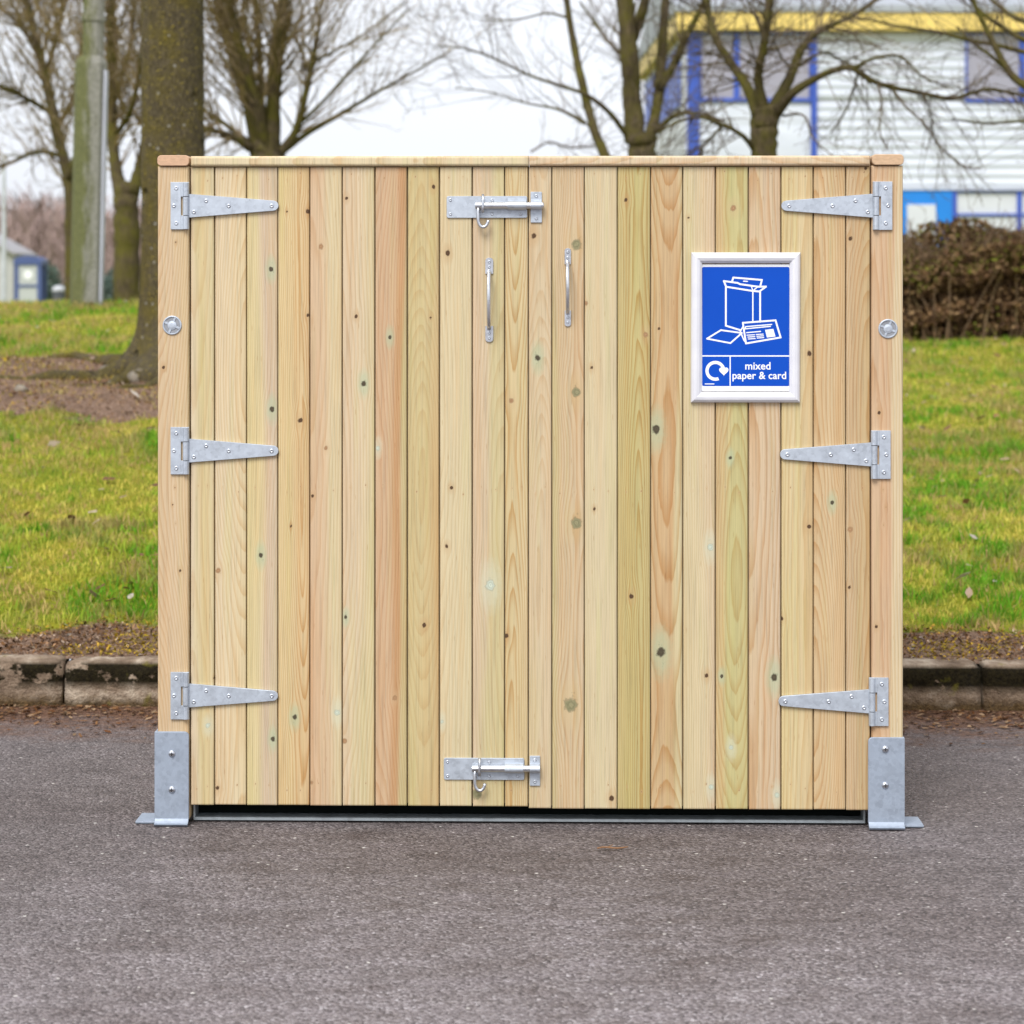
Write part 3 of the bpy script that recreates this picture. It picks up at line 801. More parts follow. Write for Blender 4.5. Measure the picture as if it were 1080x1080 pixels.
# sliding bolts
def latch(x0, x1, y0, y1, xk0, xk1, yk0, yk1, rod0, rod1):
    yc = (y0 + y1) / 2 - 1.5
    m = MB()
    m.prism(rpoly(lx(x0), lx(x1), lz(y1), lz(y0), 0.004), 0.0002, 0.0036, 0.0006)
    o = m.build('latch_plate', GALV, store)
    m = MB(); rr_ = 3.6 / SPX
    m.tube([(lx(rod0), -0.0085, lz(yc)), (lx(rod1) - 0.003, -0.0085, lz(yc)), (lx(rod1), -0.0085, lz(yc))], [rr_, rr_, rr_ * 0.75], 14)
    m.build('latch_rod', BRIGHT, o, False)
    m = MB()
    # folded saddle over the rod
    def saddle(mm, a, b_, r_, wing):
        N = 10; vs_ = []; 
        sec = [(-wing, 0.0)] 
        outer = [(-r_*1.0 - wing, -0.0002), (-r_*1.0, -0.0006)] + [(-r_ * math.cos(math.pi * k_ / N), -0.005 - (r_ + 0.0045) * math.sin(math.pi * k_ / N) * 0.95) for k_ in range(N + 1)] + [(r_*1.0, -0.0006), (r_*1.0 + wing, -0.0002)]
        for (zz, yy) in outer: vs_ += [(lx(a), yy, lz(yc) + zz), (lx(b_), yy, lz(yc) + zz)]
        n_ = len(outer); fs_ = [(2*i, 2*i+1, 2*i+3, 2*i+2) for i in range(n_ - 1)]
        bk = [(zz, 0.0034) for zz, yy in outer]
        b0 = len(vs_)
        for (zz, yy) in bk: vs_ += [(lx(a), yy, lz(yc) + zz), (lx(b_), yy, lz(yc) + zz)]
        fs_ += [(2*i, 2*i+2, b0+2*i+2, b0+2*i) for i in range(n_ - 1)] + [(2*i+1, b0+2*i+1, b0+2*i+3, 2*i+3) for i in range(n_ - 1)]
        fs_ += [(0, b0, b0+1, 1), (2*n_-2, 2*n_-1, b0+2*n_-1, b0+2*n_-2)]
        mm.add(vs_, fs_)
    saddle(m, x1 - 20.5, x1 - 1.0, 5.0 / SPX, 3.0 / SPX)
    m.build('latch_guide', GALV, o, False)
    # ring handle
    m = MB(); cx = rod0 + 7.5; cy = yc + 13.5
    pts = [(lx(cx + 0.5), -0.013, lz(yc - 11.5)), (lx(cx + 0.6), -0.0165, lz(yc - 5)), (lx(cx + 0.4), -0.018, lz(yc + 2)), (lx(cx + 0.4), -0.0165, lz(yc + 7.5))]
    m.tube(pts, 1.45 / SPX, 8)
    pts = []
    for k_ in range(15):
        an = R(-8 - 172 * 1.0 * k_ / 14)
        pts.append((lx(cx + 0.8 + 5.4 * math.cos(an)), -0.013, lz(cy + 1.0 - 8.4 * math.sin(an))))
    pts += [(lx(cx - 4.6), -0.0115, lz(yc + 6)), (lx(cx - 4.4), -0.0095, lz(yc + 0.5))]
    m.tube(pts, 1.75 / SPX, 8)
    m.build('latch_ring', BRIGHT, o, True)
    sc = Screws()
    for (px, py) in ((x0 + 4, y0 + 4), (x0 + 4, y1 - 4), (x0 + 48, y0 + 4.4), (x0 + 48, y1 - 4.2), (x1 - 7, y1 - 4)):
        screw_at(sc, px, py, 1.9, 0.0)
    sc.build('screw', SCREW, o, True)
    # keeper on the other door
    m = MB()
    m.prism(rpoly(lx(xk0), lx(xk1), lz(yk1), lz(yk0), 0.0015), 0.0002, 0.0036, 0.0006)
    yc_k = yc
    saddle(m, xk0 + 0.5, xk1 - 0.2, 4.6 / SPX, 2.0 / SPX)
    k = m.build('latch_keeper', GALV, store)
    sc = Screws()
    for py in (yk0 + 4.5, yk1 - 4.5):
        screw_at(sc, (xk0 + xk1) / 2, py, 2.0, 0.0)
    sc.build('screw', SCREW, k, True)
latch(471, 556, 207, 230, 559.6, 571.5, 202.5, 235, 501.5, 573.5)
latch(468, 553, 800, 823, 558.6, 569.6, 797.5, 829, 498, 562)

# pull handles
def pull(xc, y0, y1, w, pl, name='pull_handle'):
    m = MB()
    z0, z1 = lz(y1), lz(y0)
    m.prism(rpoly(lx(xc - w/2), lx(xc + w/2), lz(y0 + pl), lz(y0), {-90: 0.0, 0: w / SPX * 0.42, 90: w / SPX * 0.42, 180: 0.0}), 0.0006, 0.0038, 0.0005)
    m.prism(rpoly(lx(xc - w/2), lx(xc + w/2), lz(y1), lz(y1 - pl), {-90: w / SPX * 0.42, 0: 0.0, 90: 0.0, 180: w / SPX * 0.42}), 0.0006, 0.0038, 0.0005)
    pts = []; zt, zb_ = lz(y0 + pl - 3), lz(y1 - pl + 3)
    for k_ in range(17):
        u = k_ / 16
        bow = math.sin(math.pi * u) ** 0.55 if 0 < u < 1 else 0.0
        pts.append((lx(xc - 0.2), 0.0004 - 0.034 * bow, zt + (zb_ - zt) * u))
    m.tube(pts, 2.1 / SPX, 10)
    o = m.build(name, BRIGHT, store, False)
    sc = Screws()
    for py in (y0 + 4.3, y0 + 9.8, y1 - 9.8, y1 - 4.3):
        screw_at(sc, xc, py, 1.7, 0.0004)
    sc.build('screw', SCREW, o, True)
pull(516, 272, 361, 8.4, 17)
pull(598.8, 262, 344.5, 6.8, 17)

# round metal discs let into the posts
CAPDARK = galv_mat('dark_zinc', (0.30, 0.31, 0.33), 0.5, 0.5)  # darker zinc for the flat ring inside the rim
def roundel(px, py):
    m = MB(); x_, z_ = lx(px), lz(py); r_ = 10.2 / SPX
    N = 36
    prof = [(1.0, -0.0002), (0.985, -0.0024), (0.93, -0.0034), (0.86, -0.0034), (0.80, -0.0012), (0.50, -0.0010), (0.46, -0.0030), (0.36, -0.0034), (0.24, -0.0040), (0.001, -0.0042)]
    vs_ = []
    for (q_, yy) in prof:
        for k_ in range(N):
            an = 2 * math.pi * k_ / N; vs_.append((x_ + r_*q_*math.cos(an), yy, z_ + r_*q_*math.sin(an)))
    fs_ = []
    for j in range(len(prof) - 1):
        for k_ in range(N):
            k2 = (k_ + 1) % N; fs_.append((j*N+k_, j*N+k2, (j+1)*N+k2, (j+1)*N+k_))
    m.add(vs_, fs_)
    for k_ in range(4):
        an = R(22 + 90 * k_)
        M = Matrix.Translation((x_, 0, z_)) @ Matrix.Rotation(an, 4, 'Y')
        m.box(r_*0.47, r_*0.83, -0.0032, -0.0011, -r_*0.10, r_*0.10, 0.0003, M)
    o = m.build('round_cap', GALV, store)
    m = MB(); vs_ = []; N = 36
    for q_ in (0.79, 0.51):
        for k_ in range(N):
            an = 2*math.pi*k_/N; vs_.append((x_ + r_*q_*math.cos(an), -0.0016, z_ + r_*q_*math.sin(an)))
    m.add(vs_, [(k_, (k_+1) % N, N + (k_+1) % N, N + k_) for k_ in range(N)])
    m.build('recess', CAPDARK, o)
roundel(180.4, 343.4); roundel(935.2, 346.8)

# ------------------------------------------------------------------ the sign
sgn = empty('recycling_sign', (0, 0, 0), 0)
tag(sgn, 'blue recycling sign in a white snap frame reading mixed paper & card, on the right door', 'sign')
sgn.matrix_world = store.matrix_basis @ Matrix.Translation((lx(785.5), 0.0035, lz(345.5)))
def sx(px): return (px - 785.5) / SPX
def sz(py): return (345.5 - py) / SPX
FRAME = NT('white_powder_coat'); fn = FRAME.noise(FRAME.coord(), 18, 3)
FRAME.color(FRAME.ramp(fn, [(0.3, (0.60, 0.60, 0.64)), (0.7, (0.68, 0.68, 0.71))])); FRAME.rough(0.28); FRAME.b.inputs['Coat Weight'].default_value = 0.3
FRAME = FRAME.m
# mitred snap frame with a domed profile
m = MB()
prof = [(0.0, 0.0), (0.0, -0.004), (0.0025, -0.009), (0.007, -0.0125), (0.013, -0.0135), (0.019, -0.0115), (0.0245, -0.0065), (0.0255, -0.0015), (0.0255, 0.0)]
cor = [(sx(728.2), sz(424.6), 1, 1), (sx(843.0), sz(424.6), -1, 1), (sx(843.4), sz(266.6), -1, -1), (sx(728.8), sz(266.6), 1, -1)]
vs_ = [(cx + sxn * u, yy, cz + szn * u) for (cx, cz, sxn, szn) in cor for (u, yy) in prof]
n_ = len(prof); fs_ = []
for c_ in range(4):
    d_ = (c_ + 1) % 4
    for i in range(n_ - 1):
        fs_.append((c_*n_+i, d_*n_+i, d_*n_+i+1, c_*n_+i+1))
m.add(vs_, fs_)
m.build('sign_frame', FRAME, sgn, False)
WHITEP = simple_mat('white_print', (0.80, 0.81, 0.83), 0.35, 0, 0.03)
BLUEP = simple_mat('blue_print', (0.000, 0.062, 0.43), 0.5, 0, 0.04, 6)
BLUEP.node_tree.nodes['Principled BSDF'].inputs['Specular IOR Level'].default_value = 0.2
m = MB(); m.prism(rpoly(sx(739.6), sx(832.4), sz(412.4), sz(279.0), 0.002), -0.0026, -0.0005)
board = m.build('sign_panel', WHITEP, sgn)
m = MB(); m.prism(rpoly(sx(740.3), sx(831.8), sz(407.2), sz(281.8), 0.0035), -0.0030, -0.0027)
blue = m.build('blue_field', BLUEP, board)
def zp(x, y): return (720 + x / 6.0, 255 + y / 6.0)     # sign drawing measured on an enlargement
class Flat(MB):
    y = -0.0033
    def line(self, pts, w, closed=False):
        P = [Vector((sx(zp(*p)[0]), sz(zp(*p)[1]))) for p in pts]
        if closed: P = P + [P[0]]
        hw = w / 6.0 / SPX / 2
        for i in range(len(P) - 1):
            a, b_ = P[i], P[i+1]; d_ = (b_ - a).normalized(); n2 = Vector((-d_.y, d_.x)) * hw
            ex = d_ * hw * 0.7
            Flat.y -= 0.0000015
            self.prism([tuple(a - n2 - ex), tuple(b_ - n2 + ex), tuple(b_ + n2 + ex), tuple(a + n2 - ex)], self.y, -0.0031)
    def poly(self, pts):
        P = [(sx(zp(*p)[0]), sz(zp(*p)[1])) for p in pts]
        ar = sum(P[i-1][0]*P[i][1] - P[i][0]*P[i-1][1] for i in range(len(P)))
        if ar < 0: P = P[::-1]
        Flat.y -= 0.0000015
        self.prism(P, self.y, -0.0031)
pic = Flat()
pic.line([(308, 258), (318, 228), (498, 243), (488, 282)], 11)
pic.line([(258, 250), (345, 262), (362, 270), (432, 280), (478, 286), (524, 285)], 11)
pic.line([(258, 250), (273, 286), (436, 312), (482, 316), (524, 285)], 11)
pic.line([(432, 282), (441, 312)], 7); pic.line([(470, 288), (441, 312)], 7)
pic.line([(271, 286), (271, 532), (362, 560)], 11)
pic.line([(441, 314), (441, 512)], 8)
pic.line([(487, 316), (487, 508)], 11)
pic.poly([(382, 247), (412, 249), (408, 256), (378, 254)])
pic.line([(152, 614), (240, 560), (372, 578), (300, 642)], 10, True)
pic.line([(378, 514), (584, 498), (616, 606), (398, 644)], 11, True)
pic.line([(378, 540), (362, 568), (384, 622), (398, 640)], 8)
pic.line([(394, 546), (396, 538), (560, 524)], 7)
pic.line([(392, 552), (552, 536)], 7)
pic.line([(402, 576), (490, 568)], 7)
pic.poly([(518, 558), (570, 552), (584, 600), (530, 607)])
for (xa, xb, ya) in ((404, 452, 592), (410, 454, 604), (412, 456, 616)): pic.line([(xa, ya), (xb, ya - 3)], 6)
for (xa, xb, ya) in ((462, 506, 588), (466, 508, 599), (468, 510, 610)): pic.line([(xa, ya), (xb, ya - 3)], 6)
pic.line([(121, 723), (668, 723)], 8)
pic.line([(298, 726), (298, 910)], 7)
# round arrow
cx, cy, ro, ri = 205, 817, 63, 43
arc_o = []; arc_i = []
for k_ in range(33):
    an = R(80 + 272 * (1 - k_ / 32.0) - 0) if False else R(68 + (360 - 68 - 8) * k_ / 32.0)
    arc_o.append((cx + ro * math.cos(an), cy + ro * math.sin(an))); arc_i.append((cx + ri * math.cos(an), cy + ri * math.sin(an)))
for k_ in range(32): pic.poly([arc_o[k_], arc_o[k_+1], arc_i[k_+1], arc_i[k_]])
hp = []
for k_ in range(40):
    u = 2 * math.pi * k_ / 40
    hx = 16 * math.sin(u) ** 3; hy = 13 * math.cos(u) - 5 * math.cos(2*u) - 2 * math.cos(3*u) - math.cos(4*u)
    hp.append((258 + hx * 1.85, 818 - hy * 1.85))
for i in range(40): pic.poly([hp[i-1], hp[i], (258, 822)])
for (xa, xb) in ((140, 152), (155, 163), (166, 180), (183, 196)): pic.line([(xa, 900), (xb, 900)], 6)
pic.build('pictogram', WHITEP, board)
def text(body, px_c, py_base, size_px, offset):
    cu = bpy.data.curves.new('lettering', 'FONT'); cu.body = body; cu.align_x = 'CENTER'
    cu.size = size_px / SPX; cu.offset = offset; cu.extrude = 0.00015; cu.space_character = 1.02
    tmp = bpy.data.objects.new('lettering', cu); COL.objects.link(tmp)
    bpy.context.view_layer.update()
    dg = bpy.context.evaluated_depsgraph_get()
    me = bpy.data.meshes.new_from_object(tmp.evaluated_get(dg))
    bpy.data.objects.remove(tmp)
    me.materials.clear()
    o = link('lettering', me, WHITEP, board)
    w_ = max(v.co.x for v in me.vertices) - min(v.co.x for v in me.vertices)
    o.location = (sx(px_c), -0.00335, sz(py_base)); o.rotation_euler = (R(90), 0, 0)
    return o, w_
for body, xc_, yb_, wpx in (('mixed', 798.8, 255 + 808/6.0, 26.6), ('paper & card', 800.3, 255 + 868/6.0, 56.4)):
    o, w_ = text(body, xc_, yb_, 14.0, 0.00050)
    s_ = wpx / SPX / w_
    o.scale = (s_, s_ * 1.02, 1)

# ------------------------------------------------------------------ grass
def scatter(x0, x1, y0, y1, dens):
    n_ = int((x1 - x0) * (y1 - y0) * dens)
    return rng.uniform(x0, x1, n_), rng.uniform(y0, y1, n_)
X = []; Y = []
for (a, b_, c, d_, den) in ((-3.4, 4.0, 6.5, 8.5, 5200), (-4.0, 4.8, 8.5, 12.0, 3200), (-5.0, 6.0, 12.0, 16.6, 1500), (-6.0, -0.5, 16.6, 19.0, 900)):
    x_, y_ = scatter(a, b_, c, d_, den); X.append(x_); Y.append(y_)
X = np.concatenate(X); Y = np.concatenate(Y)
patch = 0.30*vnoise(X, Y, 1.9, 1) + 0.36*vnoise(X, Y, 5.5, 2) + 0.34*vnoise(X, Y, 12, 3)
thin = 0.5*vnoise(X, Y, 2.6, 4) + 0.5*vnoise(X, Y, 9, 5)
bare = bare_f(X, Y)
keep = (rng.random(len(X)) > np.clip(bare * 1.25 + (thin - 0.62) * 1.6 * 0.8, 0, 0.985)) & (Y > 6.62 - 0.03 * X)
X, Y, patch, thin, bare = X[keep], Y[keep], patch[keep], thin[keep], bare[keep]
n_ = len(X)
Zg = ground_z(X, Y)
hgt = (0.014 + 0.030 * rng.random(n_) ** 1.5) * (0.10 + 1.8 * patch) * (1 - 0.5 * bare) * (1 + 0.03 * (Y - 8))
wid = rng.uniform(0.0016, 0.0034, n_) * (1 + 0.05 * (Y - 7))
ang = rng.uniform(0, 2*np.pi, n_); lean = rng.uniform(0.15, 1.1, n_) * hgt; la = rng.uniform(0, 2*np.pi, n_)
dxw, dyw = np.cos(ang)*wid, np.sin(ang)*wid; lxw, lyw = np.cos(la)*lean, np.sin(la)*lean
co = np.zeros((n_, 5, 3))
co[:,0] = np.stack([X-dxw, Y-dyw, Zg-0.004], 1); co[:,1] = np.stack([X+dxw, Y+dyw, Zg-0.004], 1)
co[:,2] = np.stack([X+dxw*.8+lxw*.35, Y+dyw*.8+lyw*.35, Zg+hgt*.6], 1); co[:,3] = np.stack([X-dxw*.8+lxw*.35, Y-dyw*.8+lyw*.35, Zg+hgt*.6], 1)
co[:,4] = np.stack([X+lxw, Y+lyw, Zg+hgt], 1)
base = (np.arange(n_)*5)[:, None]
fl = (base + np.array([0,1,2,3, 3,2,4])[None,:]).ravel()
sizes = np.tile([4,3], n_)
G1 = np.array([0.125, 0.300, 0.018]); G2 = np.array([0.310, 0.430, 0.036]); G3 = np.array([0.560, 0.475, 0.095]); G4 = np.array([0.450, 0.310, 0.135])
tcol = np.clip((patch - 0.34) / 0.26 + rng.normal(0, 0.18, n_), 0, 1)[:, None]
colr = G3*(1-tcol) + G2*tcol
t2 = np.clip((patch - 0.485) / 0.10 + rng.normal(0, 0.2, n_), 0, 1)[:, None]
colr = colr*(1-t2) + G1*t2
t3 = (np.clip((thin - 0.46) / 0.22, 0, 1) * 0.8 + bare * 0.9 + (rng.random(n_) < 0.09) * 0.8).clip(0, 1)[:, None]
colr = colr*(1-t3) + G4*t3
colr *= rng.uniform(0.75, 1.25, n_)[:, None]
tint = np.repeat(np.concatenate([colr, np.ones((n_,1))], 1), 5, 0)
GRASS = leaf_attr_mat('grass_blades', 0.6, 0.35)
g = np_mesh('grass', co.reshape(-1,3), fl, sizes, GRASS, None, [('tint', 'FLOAT_COLOR', tint)])
tag(g, 'short mossy green and yellow grass growing over the bank', 'grass', kind='stuff')

# fallen leaves and moss crumbs
def leaf_quads(X, Y, Z, size, cols, name, mat, tilt=0.5):
    n_ = len(X); co = np.zeros((n_, 6, 3))
    a = rng.uniform(0, 2*np.pi, n_); ta = rng.normal(0, tilt, n_); tb = rng.normal(0, tilt, n_)
    shape = np.array([(-1, 0, 0.0), (-.3, -.5, .18), (.5, -.38, .1), (1, 0, .25), (.45, .42, .12), (-.35, .48, .2)])
    for k_, (u, v, w_) in enumerate(shape):
        px_, py_ = u*size, v*size
        co[:,k_,0] = X + np.cos(a)*px_ - np.sin(a)*py_
        co[:,k_,1] = Y + np.sin(a)*px_ + np.cos(a)*py_
        co[:,k_,2] = Z + w_*size + ta*px_*0.6 + tb*py_*0.6
    fl = (np.arange(n_*6)).reshape(n_, 6)
    tint = np.repeat(np.concatenate([cols, np.ones((n_,1))], 1), 6, 0)
    return np_mesh(name, co.reshape(-1,3), fl.ravel(), np.full(n_, 6), mat, None, [('tint', 'FLOAT_COLOR', tint)])
LEAF = leaf_attr_mat('dead_leaves', 0.7, 0.15)
pal = np.array([(0.42,0.31,0.19),(0.55,0.44,0.31),(0.30,0.16,0.08),(0.24,0.13,0.07),(0.50,0.36,0.26),(0.62,0.55,0.46)])
n1 = 1300
xa = np.concatenate([rng.uniform(-5, 6, n1), rng.uniform(-4, 5, 700)]); ya = np.concatenate([rng.uniform(7, 17, n1), rng.uniform(6.47, 6.80, 700)])
ya[n1:] -= 0.03*xa[n1:]
sz_ = np.concatenate([rng.uniform(0.010, 0.034, n1), rng.uniform(0.006, 0.016, 700)])
za = ground_z(xa, ya) + np.concatenate([rng.uniform(0.012, 0.03, n1), np.full(700, 0.003)])
cl = pal[rng.integers(0, len(pal), n1 + 700)] * rng.uniform(0.7, 1.15, (n1+700, 1))
cl[:n1] *= 0.72; cl[n1:] *= 0.5
l1 = leaf_quads(xa, ya, za, sz_, cl, 'leaf_litter', LEAF)
tag(l1, 'scattered tan and brown dead leaves lying on the grass bank', 'leaves', kind='stuff')
nc = 95000
xc_ = np.concatenate([rng.uniform(-5, 6, nc), rng.uniform(-4.2, 0.2, 22000)]); yc_ = np.concatenate([rng.uniform(6.46, 7.05, nc) - 0.03*xc_[:nc], rng.uniform(10.0, 12.6, 22000)])
bf = bare_f(xc_, yc_); ok = rng.random(len(bf)) < bf * 0.75
xc_, yc_ = xc_[ok], yc_[ok]; nc = len(xc_)
gold = vnoise(xc_, yc_, 3.0, 51)*0.6 + vnoise(xc_, yc_, 9.0, 52)*0.4
pc = np.array([(0.105,0.050,0.022),(0.20,0.10,0.042),(0.29,0.170,0.090),(0.05,0.027,0.015),(0.46,0.35,0.26)])[rng.choice(5, nc, p=[.3,.3,.2,.14,.06])]
pg = np.array([(0.34,0.24,0.02),(0.24,0.18,0.02),(0.44,0.27,0.04)])[rng.integers(0,3,nc)]
mg_ = ((gold + rng.normal(0,.08,nc)) > (0.40 + 0.28*(xc_ > 0) + 0.14*(yc_ > 9)))[:,None]
cc_ = np.where(mg_, pg, pc)*rng.uniform(.7,1.2,(nc,1))
l3 = leaf_quads(xc_, yc_, ground_z(xc_, yc_) + rng.uniform(0, 0.016, nc), rng.uniform(0.0025, 0.0075, nc)*(1+0.08*(yc_-6.5)), cc_, 'soil_crumbs', LEAF, 0.9)
tag(l3, 'brown soil crumbs and golden moss on the bare strips of the bank', 'soil', kind='stuff')
n2 = 9000
xb = rng.uniform(-5, 6, n2); u = np.abs(rng.normal(0, 0.19, n2)); yb = kerb_y(xb) - 0.008 - u
ok = (u < 0.5)
xb, yb = xb[ok], yb[ok]; n2 = len(xb)
cb = np.array([(0.13,0.055,0.022),(0.21,0.11,0.05),(0.07,0.035,0.018),(0.30,0.20,0.12)])[rng.integers(0,4,n2)] * rng.uniform(0.6,1.2,(n2,1))
l2 = leaf_quads(xb, yb, np.full(n2, 0.004), rng.uniform(0.004, 0.013, n2), cb, 'leaf_mould', LEAF, 0.3)
tag(l2, 'rust brown leaf mould washed along the foot of the kerb', 'leaf mould', kind='stuff')

# ------------------------------------------------------------------ trees
def catmull(P, n_):
    P = [Vector(p) for p in P]
    Q = [P[0]*2 - P[1]] + P + [P[-1]*2 - P[-2]]
    out = []
    for i in range(1, len(Q) - 2):
        for k_ in range(n_):
            t = k_ / n_
            a, b_, c, d_ = Q[i-1], Q[i], Q[i+1], Q[i+2]
            out.append(0.5 * ((2*b_) + (c - a)*t + (2*a - 5*b_ + 4*c - d_)*t*t + (3*b_ - a - 3*c + d_)*t**3))
    out.append(P[-1]); return out

def rvec(): 
    v = Vector((random.gauss(0,1), random.gauss(0,1), random.gauss(0,1))); return v.normalized()

def grow(mb, p, d, length, rad, level, P):
    """one branch with its side twigs"""
    seg = max(3, int(length / P['seg']))
    pts = [p.copy()]; q_ = p.copy(); dd = d.copy()
    for i in range(seg):
        dd = (dd + rvec() * P['wander'] + Vector((0,0,1)) * P['lift'] * (1 - i / seg)).normalized()
        q_ = q_ + dd * (length / seg); pts.append(q_.copy())
    rads = [max(P['rmin'], rad * (1 - 0.85 * i / seg)) for i in range(seg + 1)]
    mb.tube(pts, rads, 5 if rad > 0.012 else 3, cap=False)
    if level <= 0: return
    nsub = max(1, int(length * P['dens'] * (1.0 if level > 1 else P['fine'])))
    for _ in range(nsub):
        u = random.uniform(0.15, 1.0); i = min(seg - 1, int(u * seg))
        t = (pts[i+1] - pts[i]).normalized()
        sd_ = (rvec() - t * 0.0); sd_ = (sd_ - t * sd_.dot(t))
        if sd_.length < 1e-3: continue
        sd_.normalize()
        nd = (t * random.uniform(0.5, 1.1) + sd_ * random.uniform(0.5, 1.0)).normalized()
        grow(mb, pts[i].lerp(pts[i+1], random.random()), nd, length * random.uniform(0.28, 0.55) * (1.05 - 0.4*u), rads[i] * 0.55, level - 1, P)

def tree(name, label, d, limbs, barkm, twigm, P, group, z_base=None, roots=0):
    """limbs: polylines of (px, py, depth offset, width px); the first is the trunk and starts below the ground line"""
    tm = MB(); cm = MB()
    for li, lb in enumerate(limbs):
        pts = [wpt(a[0], a[1], d + a[2]) for a in lb['p']]
        ws = [a[3] * (d + a[2]) / F / 2 for a in lb['p']]
        if li == 0 and z_base is not None:
            p0 = pts[0].copy(); p0.z = z_base; pts = [p0] + pts; ws = [ws[0] * lb.get('flare', 1.25)] + ws
        sub = 6
        C = catmull(pts, sub)
        W = []
        for i in range(len(ws) - 1):
            for k_ in range(sub): W.append(ws[i] + (ws[i+1] - ws[i]) * k_ / sub)
        W.append(ws[-1])
        amp_ = lb.get('rough', 0.06)
        C = [c + rvec() * w_ * amp_ * 1.2 for c, w_ in zip(C, W)]
        tgt = tm if max(ws) > 0.012 else cm
        tgt.tube(C, [w_ * random.uniform(1 - amp_, 1 + amp_) for w_ in W], 14 if max(ws) > 0.09 else (9 if max(ws) > 0.03 else 6))
        # side shoots along the limb
        if lb.get('n', 0):
            L = sum((C[i+1] - C[i]).length for i in range(len(C) - 1))
            for _ in range(lb['n']):
                u = random.uniform(lb.get('from', 0.2), 1.0); i = min(len(C) - 2, int(u * (len(C) - 1)))
                t = (C[i+1] - C[i]).normalized(); sd_ = rvec(); sd_ = sd_ - t * sd_.dot(t); sd_.normalize()
                nd = (t * random.uniform(0.4, 1.0) + sd_ * random.uniform(0.5, 1.0) + Vector((0,0,P.get('bias', 0.15)))).normalized()
                grow(cm, C[i], nd, lb.get('len', 1.0) * random.uniform(0.5, 1.2), min(W[i] * 0.5, lb.get('rad', 0.012)), lb.get('lev', 2), P)
    root = empty(name, (pts[0].x * 0 + wpt(limbs[0]['p'][0][0], HOR, d).x, d, z_base if z_base is not None else 0))
    inv = root.location.copy()
    for mb in (tm, cm): mb.v = [(v[0] - inv.x, v[1] - inv.y, v[2] - inv.z) for v in mb.v]
    t_ = tm.build('trunk', barkm, root, True)
    if cm.n: cm.build('crown', twigm, root, False)
    tag(root, label, 'tree', group)
    return root

TG = 'bare winter trees on and beyond the grass bank'
BARK_BIG = bark_mat('mossy_bark', (0.040, 0.032, 0.018), (0.150, 0.120, 0.068), (0.150, 0.118, 0.026), 0.55, (0.42, 0.33, 0.05), (30, 30, 9), 0.9)
BARK_FAR = bark_mat('dark_bark', (0.040, 0.031, 0.018), (0.125, 0.094, 0.054), (0.125, 0.112, 0.020), 0.65, stretch=(10, 10, 3))
TWIG_Y = bark_mat('lichen_twigs', (0.120, 0.085, 0.045), (0.26, 0.195, 0.115), (0.25, 0.19, 0.055), 0.5, stretch=(3,3,3))
TWIG_B = bark_mat('brown_twigs', (0.075, 0.058, 0.040), (0.165, 0.125, 0.090), (0.14, 0.12, 0.035), 0.35, stretch=(3,3,3))

Pfine = dict(seg=0.16, wander=0.16, lift=0.05, rmin=0.0019, dens=5.0, fine=1.5, bias=0.2)
Pdense = dict(seg=0.18, wander=0.20, lift=0.07, rmin=0.0028, dens=5.0, fine=1.5, bias=0.2)
Pdroop = dict(seg=0.14, wander=0.18, lift=-0.05, rmin=0.0020, dens=5.2, fine=1.6, bias=-0.15)

